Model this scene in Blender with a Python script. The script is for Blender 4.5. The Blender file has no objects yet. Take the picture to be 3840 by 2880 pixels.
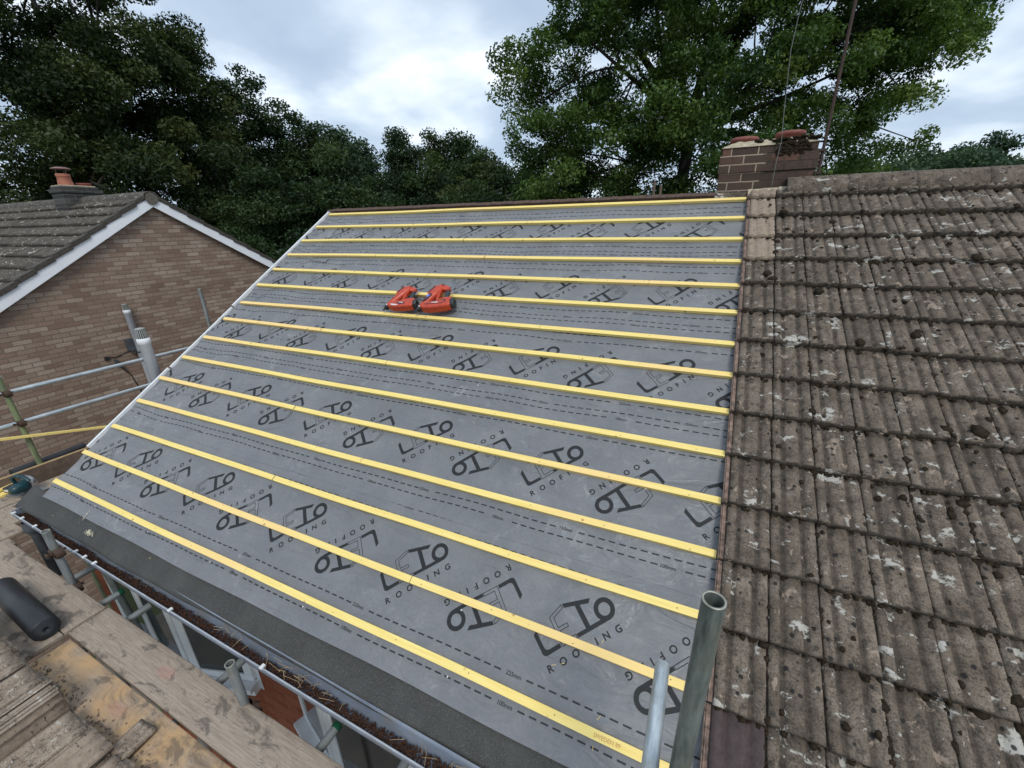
import bpy, bmesh, math, random
import numpy as np
from mathutils import Vector, Matrix, noise as mnoise
from mathutils.geometry import tessellate_polygon
random.seed(7); rng = np.random.default_rng(7)
R = math.radians
SC = bpy.context.scene
COL = SC.collection

# ------------------------------------------------------------------ camera
TH = 0.5557988622                      # roof pitch 31.8 degrees
camd = bpy.data.cameras.new('camera'); cam = bpy.data.objects.new('camera', camd); COL.objects.link(cam)
camd.sensor_width = 36; camd.lens = 14.689; camd.clip_start = 0.02; camd.clip_end = 2000
F = Vector((-.3954429, .8453863, -.3590917)); RT = Vector((.9088444, .4166585, -.0199356)); UP = Vector((-.1327654, .3342419, .9330893))
CAMP = Vector((5.1364, -.9687, 2.2180))
m = Matrix((( RT.x, UP.x, -F.x, CAMP.x), (RT.y, UP.y, -F.y, CAMP.y), (RT.z, UP.z, -F.z, CAMP.z), (0, 0, 0, 1)))
cam.matrix_world = m
SC.camera = cam
SC.view_settings.view_transform = 'Standard'; SC.view_settings.look = 'None'
SC.view_settings.exposure = 0.56; SC.view_settings.gamma = 1
SC.cycles.max_bounces = 6; SC.cycles.transparent_max_bounces = 4

# ------------------------------------------------------------------ sun + sky
SUN_EL, SUN_ROT = 50, 140     # degrees; rotation measured from +Y clockwise
sl = bpy.data.lights.new('sun', 'SUN'); so = bpy.data.objects.new('sun', sl); COL.objects.link(so)
sl.energy = 1.2; sl.angle = R(18); sl.color = (1, .965, .9)
sd = Vector((math.sin(R(SUN_ROT))*math.cos(R(SUN_EL)), math.cos(R(SUN_ROT))*math.cos(R(SUN_EL)), math.sin(R(SUN_EL))))
so.rotation_euler = (-sd).to_track_quat('-Z', 'Y').to_euler()
W = bpy.data.worlds.new('World'); SC.world = W; W.use_nodes = True
nt = W.node_tree; nt.nodes.clear()
def N(t, typ, **kw):
    n = t.nodes.new(typ)
    for k, v in kw.items():
        if k.startswith('i_'): n.inputs[int(k[2:]) if k[2:].isdigit() else k[2:].replace('_', ' ')].default_value = v
        else: setattr(n, k, v)
    return n
def mathn(t, op, a, b=None, c=None, clamp=False):
    n = t.nodes.new('ShaderNodeMath'); n.operation = op; n.use_clamp = clamp
    for i, x in enumerate((a, b, c)):
        if x is None: continue
        if hasattr(x, 'is_linked') or hasattr(x, 'links'): t.links.new(x, n.inputs[i])
        else: n.inputs[i].default_value = x
    return n.outputs[0]
def ramp(t, fac, stops, interp='LINEAR'):
    n = t.nodes.new('ShaderNodeValToRGB'); n.color_ramp.interpolation = interp
    e = n.color_ramp.elements
    while len(e) < len(stops): e.new(.5)
    for i, (p, c) in enumerate(stops):
        e[i].position = p
        e[i].color = (c, c, c, 1) if isinstance(c, (int, float)) else (*c, 1)
    t.links.new(fac, n.inputs[0]); return n.outputs[0]
def mixc(t, fac, a, b, blend='MIX'):
    n = t.nodes.new('ShaderNodeMix'); n.data_type = 'RGBA'; n.blend_type = blend; n.clamp_factor = True
    for s, x in ((n.inputs[0], fac), (n.inputs[6], a), (n.inputs[7], b)):
        if hasattr(x, 'links'): t.links.new(x, s)
        elif isinstance(x, (int, float)): s.default_value = x
        else: s.default_value = (*x, 1)
    return n.outputs[2]
sky = N(nt, 'ShaderNodeTexSky', sky_type='NISHITA', sun_disc=False, sun_elevation=R(SUN_EL), sun_rotation=R(SUN_ROT))
bg1 = N(nt, 'ShaderNodeBackground'); bg1.inputs[1].default_value = .08; nt.links.new(sky.outputs[0], bg1.inputs[0])
tc = N(nt, 'ShaderNodeTexCoord'); sx = N(nt, 'ShaderNodeSeparateXYZ'); nt.links.new(tc.outputs['Generated'], sx.inputs[0])
zz = mathn(nt, 'ADD', mathn(nt, 'MAXIMUM', sx.outputs[2], 0), .28)
cx = mathn(nt, 'DIVIDE', sx.outputs[0], zz); cy = mathn(nt, 'DIVIDE', sx.outputs[1], zz)
cmb = N(nt, 'ShaderNodeCombineXYZ'); nt.links.new(cx, cmb.inputs[0]); nt.links.new(cy, cmb.inputs[1])
def wnoise(scale, det, rough, off, dist=0.):
    mp = N(nt, 'ShaderNodeMapping'); mp.inputs[1].default_value = off; nt.links.new(cmb.outputs[0], mp.inputs[0])
    n = N(nt, 'ShaderNodeTexNoise'); n.inputs['Scale'].default_value = scale; n.inputs['Detail'].default_value = det
    n.inputs['Roughness'].default_value = rough; n.inputs['Distortion'].default_value = dist
    nt.links.new(mp.outputs[0], n.inputs[0]); return n.outputs[0]
n1 = wnoise(1.7, 4, .45, (3.1, 2.9, 0), .3); n2 = wnoise(4.2, 4, .5, (7.3, 2.2, 5))
cl = mathn(nt, 'ADD', mathn(nt, 'MULTIPLY', n1, .78), mathn(nt, 'MULTIPLY', n2, .22))
ccol = ramp(nt, cl, [(.38, (.28, .355, .45)), (.485, (.33, .405, .50)), (.54, (.42, .49, .575)), (.60, (.54, .60, .675)), (.68, (.76, .79, .83))])
bg2 = N(nt, 'ShaderNodeBackground'); bg2.inputs[1].default_value = 1.22; nt.links.new(ccol, bg2.inputs[0])
ms = N(nt, 'ShaderNodeMixShader'); ms.inputs[0].default_value = .9
nt.links.new(bg1.outputs[0], ms.inputs[1]); nt.links.new(bg2.outputs[0], ms.inputs[2])
wo = N(nt, 'ShaderNodeOutputWorld'); nt.links.new(ms.outputs[0], wo.inputs[0])

# ------------------------------------------------------------------ materials
def new_mat(name):
    mt = bpy.data.materials.new(name); mt.use_nodes = True
    t = mt.node_tree; b = t.nodes['Principled BSDF']
    return mt, t, b
def coords(t, scale=(1, 1, 1), rot=(0, 0, 0), loc=(0, 0, 0), src='Object'):
    c = N(t, 'ShaderNodeTexCoord'); mp = N(t, 'ShaderNodeMapping')
    mp.inputs[1].default_value = loc; mp.inputs[2].default_value = rot; mp.inputs[3].default_value = scale
    t.links.new(c.outputs[src], mp.inputs[0]); return mp.outputs[0]
def noise(t, vec, scale, det=4, rough=.55, dist=0, out=0):
    n = N(t, 'ShaderNodeTexNoise'); n.inputs['Scale'].default_value = scale; n.inputs['Detail'].default_value = det
    n.inputs['Roughness'].default_value = rough; n.inputs['Distortion'].default_value = dist
    t.links.new(vec, n.inputs[0]); return n.outputs[out]
def voro(t, vec, scale, feature='F1', rnd=1):
    n = N(t, 'ShaderNodeTexVoronoi', feature=feature); n.inputs['Scale'].default_value = scale; n.inputs['Randomness'].default_value = rnd
    t.links.new(vec, n.inputs[0]); return n
def bump(t, b, h, strength=.5, dist=.01):
    n = N(t, 'ShaderNodeBump'); n.inputs['Strength'].default_value = strength; n.inputs['Distance'].default_value = dist
    t.links.new(h, n.inputs['Height']); t.links.new(n.outputs[0], b.inputs['Normal'])
def attr(t, name):
    n = N(t, 'ShaderNodeAttribute', attribute_name=name); return n
def simple(name, c1, c2=None, scale=20, rough=.7, metal=0, bumps=.2, bd=.003, spec=.5):
    mt, t, b = new_mat(name); v = coords(t)
    n = noise(t, v, scale, 5, .6)
    c2 = c2 or tuple(x*.7 for x in c1)
    t.links.new(ramp(t, n, [(.35, c1), (.65, c2)]), b.inputs['Base Color'])
    b.inputs['Roughness'].default_value = rough; b.inputs['Metallic'].default_value = metal
    b.inputs['Specular IOR Level'].default_value = spec
    if bumps: bump(t, b, n, bumps, bd)
    return mt

def m_underlay():
    mt, t, b = new_mat('underlay'); v = coords(t)
    n = noise(t, v, 3.0, 4, .6); f = noise(t, v, 60, 3, .7)
    c = ramp(t, n, [(.3, (.150, .152, .160)), (.5, (.174, .176, .184)), (.72, (.205, .206, .211))])
    sm = noise(t, v, 9, 6, .75, .6); msk = noise(t, v, 1.4, 2, .5)
    d = mathn(t, 'MULTIPLY', ramp(t, sm, [(.54, 0), (.68, .6)]), ramp(t, msk, [(.42, 0), (.58, 1)]))
    c = mixc(t, d, c, (.32, .32, .32))
    c = mixc(t, ramp(t, f, [(.35, .25), (.6, 0)]), c, (.10, .105, .115))
    t.links.new(c, b.inputs['Base Color'])
    t.links.new(ramp(t, n, [(.3, .34), (.7, .48)]), b.inputs['Roughness']); b.inputs['Specular IOR Level'].default_value = .55
    w1 = noise(t, coords(t, (1.2, 3.5, 3.5), rot=(0, 0, .5)), 3.2, 3, .5, .8); bump(t, b, w1, .6, .04)
    return mt
def m_timber(name, c1, c2, knot=(.28, .13, .04), long_axis=0, vary=True):
    mt, t, b = new_mat(name)
    sc = [1, 1, 1]; sc[long_axis] = .045
    v = coords(t, tuple(sc)); n = noise(t, v, 90, 4, .6, .3)
    c = ramp(t, n, [(.3, c1), (.7, c2)])
    if vary:
        o = N(t, 'ShaderNodeObjectInfo'); rn = o.outputs['Random']
        lv = coords(t); big = noise(t, lv, .7, 2, .5)
        c = mixc(t, ramp(t, mathn(t, 'ADD', big, mathn(t, 'MULTIPLY', rn, .2)), [(.63, 0), (.76, .7)]), c, (.87, .60, .26))
    v2 = coords(t, (1, 1, 1)); k = voro(t, v2, 9).outputs['Distance']
    c = mixc(t, ramp(t, k, [(.05, .75), (.11, 0)]), c, knot)
    t.links.new(c, b.inputs['Base Color']); b.inputs['Roughness'].default_value = .65
    b.inputs['Specular IOR Level'].default_value = .25
    bump(t, b, n, .25, .001)
    return mt
def m_tile(name='concrete_tile', dots=1., base=((.100, .078, .058), (.165, .130, .099), (.240, .195, .152))):
    mt, t, b = new_mat(name); v = coords(t)
    n = noise(t, v, 7, 6, .7); g = noise(t, v, 130, 3, .75); mid = noise(t, v, 28, 5, .7)
    c = ramp(t, n, [(.33, base[0]), (.5, base[1]), (.68, base[2])])
    a = attr(t, 'tone')
    c = mixc(t, .8, c, ramp(t, a.outputs['Fac'], [(0, .62), (1, 1.18)]), 'MULTIPLY')
    st = noise(t, coords(t, (1, .35, .35)), 42, 5, .7)
    c = mixc(t, ramp(t, st, [(.38, .45), (.48, 0)]), c, (.060, .051, .043))
    c = mixc(t, ramp(t, g, [(.38, .7), (.48, 0)]), c, (.035, .030, .026))       # dark grit
    c = mixc(t, ramp(t, g, [(.60, 0), (.74, .6)]), c, (.32, .285, .23))
    c = mixc(t, ramp(t, mid, [(.34, .8), (.45, 0)]), c, (.045, .040, .035))
    gr_ = attr(t, 'groove_dirt_nose_shade'); c = mixc(t, mathn(t, 'MULTIPLY', gr_.outputs['Fac'], ramp(t, mid, [(.35, .85), (.7, .35)])), c, (.040, .033, .027))  # dirt in the grooves, plus shadow lines painted dark at the noses
    # pale patches worn back to the concrete
    pm = noise(t, coords(t, (1.2, .9, .9), loc=(1.3, 7.1, 4.2)), 12, 6, .65, .3)
    c = mixc(t, ramp(t, pm, [(.62, 0), (.66, .75)]), c, (.34, .265, .205))
    # white lichen and droppings
    li = noise(t, coords(t, (1, 1.6, 1.6), loc=(3.3, 1.1, .2)), 7.5, 7, .66, .3)
    c = mixc(t, ramp(t, li, [(.605, 0), (.64, .85)]), c, (.47, .45, .40))
    li2 = noise(t, coords(t, (1, 1, 1), loc=(9.3, 1.1, 4.2)), 24, 5, .6, .2)
    c = mixc(t, ramp(t, li2, [(.67, 0), (.70, .8)]), c, (.46, .44, .40))
    # near-black lichen rounds
    v4 = voro(t, coords(t, (1, 1, 1), loc=(.3, 5.1, .2)), 17); pm4 = mathn(t, 'ADD', v4.outputs['Distance'], mathn(t, 'MULTIPLY', mid, .3))
    c = mixc(t, mathn(t, 'MULTIPLY', ramp(t, pm4, [(.29, .92*dots), (.34, 0)]), ramp(t, noise(t, v, 3.7, 2), [(.40, 0), (.48, 1)])), c, (.022, .02, .019))
    cl = attr(t, 'clean')
    pale = ramp(t, mid, [(.3, (.24, .18, .135)), (.6, (.33, .26, .20))])
    pale = mixc(t, ramp(t, noise(t, coords(t, (1, 2.2, 1)), 34, 3, .6), [(.60, 0), (.66, .85)]), pale, (.06, .045, .035))
    c = mixc(t, ramp(t, cl.outputs['Fac'], [(.45, 0), (.5, 1)]), c, pale)
    c = mixc(t, ramp(t, cl.outputs['Fac'], [(.9, 0), (.95, 1)]), c, ramp(t, mid, [(.3, (.055, .041, .040)), (.6, (.088, .066, .064))]))
    t.links.new(c, b.inputs['Base Color']); b.inputs['Roughness'].default_value = .9; b.inputs['Specular IOR Level'].default_value = .2
    bump(t, b, mathn(t, 'ADD', mathn(t, 'MULTIPLY', g, .6), mid), .75, .006)
    return mt
def m_brick(name, axes, c1, c2, mortar, scale=1.0, mort=.010, stain=.5, row=.075, width=.225, off=(0, 0, 0)):
    mt, t, b = new_mat(name)
    co = N(t, 'ShaderNodeTexCoord'); s = N(t, 'ShaderNodeSeparateXYZ'); t.links.new(co.outputs['Object'], s.inputs[0])
    cm = N(t, 'ShaderNodeCombineXYZ')
    t.links.new(s.outputs[axes[0]], cm.inputs[0]); t.links.new(s.outputs[axes[1]], cm.inputs[1])
    nn = N(t, 'ShaderNodeTexNoise'); nn.inputs['Scale'].default_value = 14; t.links.new(cm.outputs[0], nn.inputs[0])
    wob = N(t, 'ShaderNodeVectorMath', operation='MULTIPLY_ADD'); t.links.new(nn.outputs['Color'], wob.inputs[0]); wob.inputs[1].default_value = (.007, .007, 0); t.links.new(cm.outputs[0], wob.inputs[2])
    br = N(t, 'ShaderNodeTexBrick'); t.links.new(wob.outputs[0], br.inputs[0])
    br.inputs['Color1'].default_value = (0, 0, 0, 1); br.inputs['Color2'].default_value = (1, 1, 1, 1); br.inputs['Mortar'].default_value = (.5, .5, .5, 1)
    br.inputs['Scale'].default_value = 1; br.inputs['Brick Width'].default_value = width; br.inputs['Row Height'].default_value = row
    br.inputs['Mortar Size'].default_value = mort/2; br.inputs['Mortar Smooth'].default_value = .25; br.inputs['Bias'].default_value = 0
    sp = N(t, 'ShaderNodeSeparateColor'); t.links.new(br.outputs[0], sp.inputs[0])
    n = noise(t, cm.outputs[0], 2.6, 4, .6); fine = noise(t, cm.outputs[0], 55, 4, .7)
    k = mathn(t, 'ADD', mathn(t, 'MULTIPLY', sp.outputs[0], .62), mathn(t, 'MULTIPLY', n, .38))
    c = ramp(t, k, [(.12, c1[0]), (.4, c1[1]), (.62, c2[0]), (.85, c2[1])])
    c = mixc(t, ramp(t, fine, [(.35, .45), (.6, 0)]), c, tuple(x*.45 for x in c1[0]))
    c = mixc(t, br.outputs['Fac'], c, mortar)
    c = mixc(t, mathn(t, 'MULTIPLY', ramp(t, noise(t, cm.outputs[0], 1.1, 5, .6), [(.42, 1), (.62, 0)]), stain), c, tuple(x*.5 for x in c1[0]))
    t.links.new(c, b.inputs['Base Color']); b.inputs['Roughness'].default_value = .9; b.inputs['Specular IOR Level'].default_value = .15
    h = mathn(t, 'SUBTRACT', mathn(t, 'MULTIPLY', fine, .25), br.outputs['Fac'])
    bump(t, b, h, .8, .008)
    return mt
def m_board():
    mt, t, b = new_mat('scaffold_board'); v = coords(t, (.12, 1, 1)); iso = coords(t)
    g = noise(t, coords(t, (.05, 1, 1)), 120, 7, .7, .4); c = ramp(t, g, [(.3, (.23, .18, .14)), (.55, (.345, .28, .22)), (.75, (.45, .375, .30))])
    gr = noise(t, coords(t, (.18, 1, 1)), 9, 2, .5, 2.5)
    wv = mathn(t, 'FRACT', mathn(t, 'MULTIPLY', gr, 7))
    c = mixc(t, ramp(t, wv, [(0, .45), (.12, 0)]), c, (.13, .09, .075))
    st = noise(t, coords(t, (.55, 1, 1)), 8, 6, .68, .8)
    c = mixc(t, ramp(t, st, [(.54, 0), (.61, .68)]), c, (.085, .070, .062))
    o = attr(t, 'warm'); y = mathn(t, 'MULTIPLY', o.outputs['Fac'], ramp(t, noise(t, iso, 4, 4), [(.38, .2), (.6, 1)]))
    c = mixc(t, y, c, mixc(t, ramp(t, st, [(.48, 0), (.6, .7)]), (.50, .31, .15), (.11, .09, .07)))
    c = mixc(t, ramp(t, voro(t, coords(t, (1, 2.2, 1), loc=(-.12, .02, 0)), 1.5).outputs['Distance'], [(.07, .25), (.14, 0)]), c, (.45, .16, .13))
    t.links.new(c, b.inputs['Base Color']); b.inputs['Roughness'].default_value = .85; b.inputs['Specular IOR Level'].default_value = .2
    bump(t, b, g, .4, .003)
    return mt
def m_galv(name, c1=(.30, .32, .32), c2=(.16, .18, .18), scale=22, metal=.45, rough=.5, ax=(1, 1, .2)):
    mt, t, b = new_mat(name); v = coords(t, ax); n = noise(t, v, scale, 6, .7); n2 = noise(t, coords(t), 6, 4, .6)
    c = ramp(t, n, [(.32, c2), (.55, c1), (.72, tuple(min(1, x*1.35) for x in c1))])
    c = mixc(t, ramp(t, n2, [(.5, 0), (.68, .45)]), c, (.20, .17, .12))
    t.links.new(c, b.inputs['Base Color']); b.inputs['Roughness'].default_value = rough; b.inputs['Metallic'].default_value = metal
    bump(t, b, n, .15, .002)
    return mt
def m_leaf(name, dark, mid, light, trans=.3):
    mt, t, b = new_mat(name); a = attr(t, 'tone')
    c = ramp(t, a.outputs['Fac'], [(0, dark), (.5, mid), (1, light)])
    t.nodes.remove(b)
    d = N(t, 'ShaderNodeBsdfDiffuse'); tr = N(t, 'ShaderNodeBsdfTranslucent'); t.links.new(c, d.inputs[0])
    t.links.new(mixc(t, 1, c, (1.0, 1.15, .5), 'MULTIPLY'), tr.inputs[0])
    gl = N(t, 'ShaderNodeBsdfGlossy'); gl.inputs['Roughness'].default_value = .45; gl.inputs[0].default_value = (.5, .55, .6, 1)
    mx = N(t, 'ShaderNodeMixShader'); mx.inputs[0].default_value = trans; t.links.new(d.outputs[0], mx.inputs[1]); t.links.new(tr.outputs[0], mx.inputs[2])
    m2 = N(t, 'ShaderNodeMixShader'); m2.inputs[0].default_value = .025; t.links.new(mx.outputs[0], m2.inputs[1]); t.links.new(gl.outputs[0], m2.inputs[2])
    t.links.new(m2.outputs[0], t.nodes['Material Output'].inputs[0])
    return mt

M = {}
M['underlay'] = m_underlay()
M['ink'] = simple('print_ink', (.014, .015, .016), (.024, .025, .026), 90, .6, bumps=0, spec=.3)
M['ink_small'] = simple('small_print_ink', (.018, .019, .021), (.03, .031, .034), 90, .6, bumps=0, spec=.3)
M['batten'] = m_timber('yellow_batten', (.80, .60, .175), (.90, .72, .27))
M['felt'] = simple('eaves_felt', (.030, .030, .029), (.060, .060, .056), 160, .8, bumps=.9, bd=.004, spec=.3)
def _felt():
    mt, t, b = new_mat('eaves_felt'); v = coords(t); g = noise(t, v, 190, 3, .8); n = noise(t, v, 4, 4, .6)
    c = ramp(t, g, [(.35, (.026, .025, .023)), (.58, (.056, .054, .049)), (.72, (.19, .18, .165))])
    c = mixc(t, ramp(t, n, [(.45, 0), (.75, .4)]), c, (.10, .10, .09))
    t.links.new(c, b.inputs['Base Color']); b.inputs['Roughness'].default_value = .75; bump(t, b, g, .8, .004)
    return mt
M['felt'] = _felt()
M['tile'] = m_tile()
M['tile_grey'] = m_tile('grey_concrete_tile', 1., ((.085, .076, .066), (.125, .112, .096), (.175, .158, .136)))
M['nbrick'] = m_brick('buff_brown_brick', (1, 2), ((.235, .155, .115), (.33, .23, .172)), ((.39, .295, .225), (.50, .40, .32)), (.21, .165, .13), stain=.18, mort=.013)
M['obrick'] = m_brick('orange_brick', (0, 2), ((.24, .065, .030), (.30, .085, .040)), ((.33, .10, .05), (.38, .13, .07)), (.26, .13, .09), stain=.25)
M['obrick_side'] = m_brick('orange_brick_side', (1, 2), ((.24, .065, .030), (.30, .085, .040)), ((.33, .10, .05), (.38, .13, .07)), (.26, .13, .09), stain=.25)
M['cbrick'] = m_brick('chimney_brick', (0, 2), ((.075, .054, .046), (.115, .080, .064)), ((.150, .092, .074), (.23, .12, .088)), (.46, .37, .28), mort=.013, stain=.35)
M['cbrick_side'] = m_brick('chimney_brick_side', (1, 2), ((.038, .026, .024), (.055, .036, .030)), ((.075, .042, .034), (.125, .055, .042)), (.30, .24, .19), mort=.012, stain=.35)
def two_tone(mt, x_at, dark):
    t = mt.node_tree; b = t.nodes['Principled BSDF']; src = b.inputs['Base Color'].links[0].from_socket
    br = [n for n in t.nodes if n.type == 'TEX_BRICK'][0]
    co = N(t, 'ShaderNodeTexCoord'); sp_ = N(t, 'ShaderNodeSeparateXYZ'); t.links.new(co.outputs['Object'], sp_.inputs[0])
    nz = noise(t, coords(t), 9, 4, .6)
    k = ramp(t, mathn(t, 'ADD', mathn(t, 'SUBTRACT', sp_.outputs[0], x_at), mathn(t, 'MULTIPLY', nz, .3)), [(.14, 0), (.17, 1)])
    c = mixc(t, mathn(t, 'MULTIPLY', k, br.outputs['Fac']), src, dark)
    c = mixc(t, mathn(t, 'MULTIPLY', k, ramp(t, noise(t, coords(t), 22, 5, .7), [(.42, .55), (.58, 0)])), c, (.055, .044, .033))
    t.links.new(c, b.inputs['Base Color'])
two_tone(M['cbrick'], 5.44, (.075, .055, .045))
M['gbrick'] = m_brick('grey_chimney_brick', (1, 2), ((.045, .045, .045), (.07, .068, .066)), ((.09, .085, .08), (.13, .12, .115)), (.16, .16, .14), mort=.012, stain=.3)
M['upvc'] = simple('white_upvc', (.80, .81, .82), (.70, .71, .72), 6, .35, bumps=0)
M['bargeboard'] = simple('white_bargeboard', (.90, .91, .93), (.84, .85, .88), 5, .4, bumps=.1)
M['glass'] = simple('window_glass', (.02, .024, .024), (.03, .034, .034), 2, .06, bumps=0, spec=.6)
M['gasket'] = simple('black_gasket', (.012, .012, .013), None, 10, .5, bumps=0)
M['board'] = m_board()
M['galv'] = m_galv('galvanised_tube')
M['galv_bright'] = m_galv('bright_galvanised_tube', (.50, .55, .57), (.30, .34, .36), 30, .5, .38)
M['galv_green'] = m_galv('weathered_green_grey_tube', (.150, .170, .155), (.055, .072, .064), 40, .15, .5)
M['galv_rim'] = m_galv('cut_tube_rim', (.42, .42, .36), (.26, .25, .20), 40, .5, .5)
M['mossy'] = m_galv('mossy_green_tube', (.20, .24, .12), (.10, .12, .07), 20, .1, .7)
M['rust'] = simple('rusty_coupler', (.09, .045, .025), (.05, .035, .028), 40, .8, .2, .5, .004)
M['gutter'] = m_galv('grey_gutter', (.20, .23, .28), (.13, .15, .19), 8, .05, .45, (.3, 1, 1))
M['gutter_lip'] = simple('worn_gutter_lip', (.48, .50, .53), (.34, .36, .39), 12, .35, .3, 0)
M['fascia'] = simple('dark_fascia', (.05, .055, .065), (.08, .09, .10), 8, .6)
M['debris'] = simple('gutter_moss', (.030, .015, .010), (.080, .040, .026), 55, .95, bumps=1, bd=.01, spec=.1)
M['moss'] = simple('dark_moss', (.020, .015, .010), (.042, .031, .019), 60, .95, bumps=1, bd=.01, spec=.1)
M['straw'] = simple('dry_straw', (.42, .30, .16), (.30, .20, .10), 30, .8)
M['plastic_green'] = simple('green_end_cap', (.008, .09, .045), (.006, .06, .03), 10, .45)
M['rollblack'] = simple('black_dpc_roll', (.013, .013, .015), (.020, .020, .022), 12, .42, bumps=.05)
M['mortar'] = simple('pale_flaunching', (.50, .42, .30), (.30, .25, .17), 30, .95, bumps=.8, bd=.012)
M['pot'] = simple('dark_red_pot', (.16, .042, .030), (.24, .07, .05), 14, .6)
M['terracotta'] = simple('terracotta', (.42, .16, .095), (.32, .11, .07), 14, .7)
M['rustmast'] = simple('rusty_mast', (.065, .036, .027), (.04, .024, .019), 30, .8)
M['cable'] = simple('aerial_cable', (.16, .17, .15), (.10, .11, .10), 10, .6)
M['orange'] = simple('orange_plastic', (.55, .062, .022), (.38, .040, .016), 22, .38, bumps=0)
M['darkplastic'] = simple('black_plastic', (.018, .020, .022), (.030, .032, .034), 25, .5, bumps=.1)
M['greyrubber'] = simple('grey_rubber_grip', (.028, .036, .042), (.04, .05, .056), 40, .7)
M['white'] = simple('white_label', (.72, .73, .72), (.6, .6, .6), 10, .5, bumps=0)
M['bluelabel'] = simple('blue_label', (.10, .16, .55), (.16, .22, .6), 10, .5, bumps=0)
M['maroon'] = simple('dark_maroon_label', (.10, .02, .02), (.07, .018, .018), 10, .5, bumps=0)
M['steel'] = simple('steel', (.45, .45, .45), (.3, .3, .3), 12, .3, .8, 0)
M['teal'] = simple('teal_plastic', (.008, .055, .07), (.006, .035, .045), 12, .4, bumps=0)
M['pvc'] = simple('pale_grey_pvc', (.82, .83, .87), (.70, .72, .75), 7, .4, bumps=.05)
M['pvc_dirty'] = simple('lichened_grey_pvc', (.34, .35, .35), (.24, .25, .22), 9, .6)
M['brownridge'] = simple('brown_ridge_timber', (.105, .058, .042), (.07, .045, .036), 18, .85, bumps=.6)
M['tilered'] = simple('red_tan_tile_lap', (.30, .20, .155), (.085, .060, .048), 30, .9, bumps=.5)
M['bark'] = simple('bark', (.034, .029, .023), (.018, .016, .013), 9, .95, bumps=.6, bd=.03)
M['grass'] = simple('grass_ground', (.045, .065, .022), (.07, .08, .03), 1.2, .95)
M['paving'] = simple('paving', (.16, .14, .12), (.11, .10, .09), 3, .9)
M['ply'] = simple('dark_timber', (.11, .075, .055), (.17, .125, .095), 12, .85)
M['soil'] = simple('roof_deck', (.05, .04, .03), None, 5, .9)
M['oak'] = m_leaf('oak_leaf', (.028, .058, .017), (.072, .128, .030), (.165, .230, .055))
M['darkleaf'] = m_leaf('dark_leaf', (.016, .030, .014), (.034, .062, .022), (.070, .100, .030), .2)
M['ash'] = m_leaf('ash_leaf', (.020, .034, .014), (.046, .066, .022), (.095, .105, .034), .22)
M['farleaf'] = m_leaf('far_leaf', (.030, .056, .034), (.056, .095, .052), (.085, .130, .060), .2)
M['yellowleaf'] = m_leaf('yellow_green_leaf', (.035, .062, .014), (.085, .125, .026), (.15, .19, .04), .3)

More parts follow.
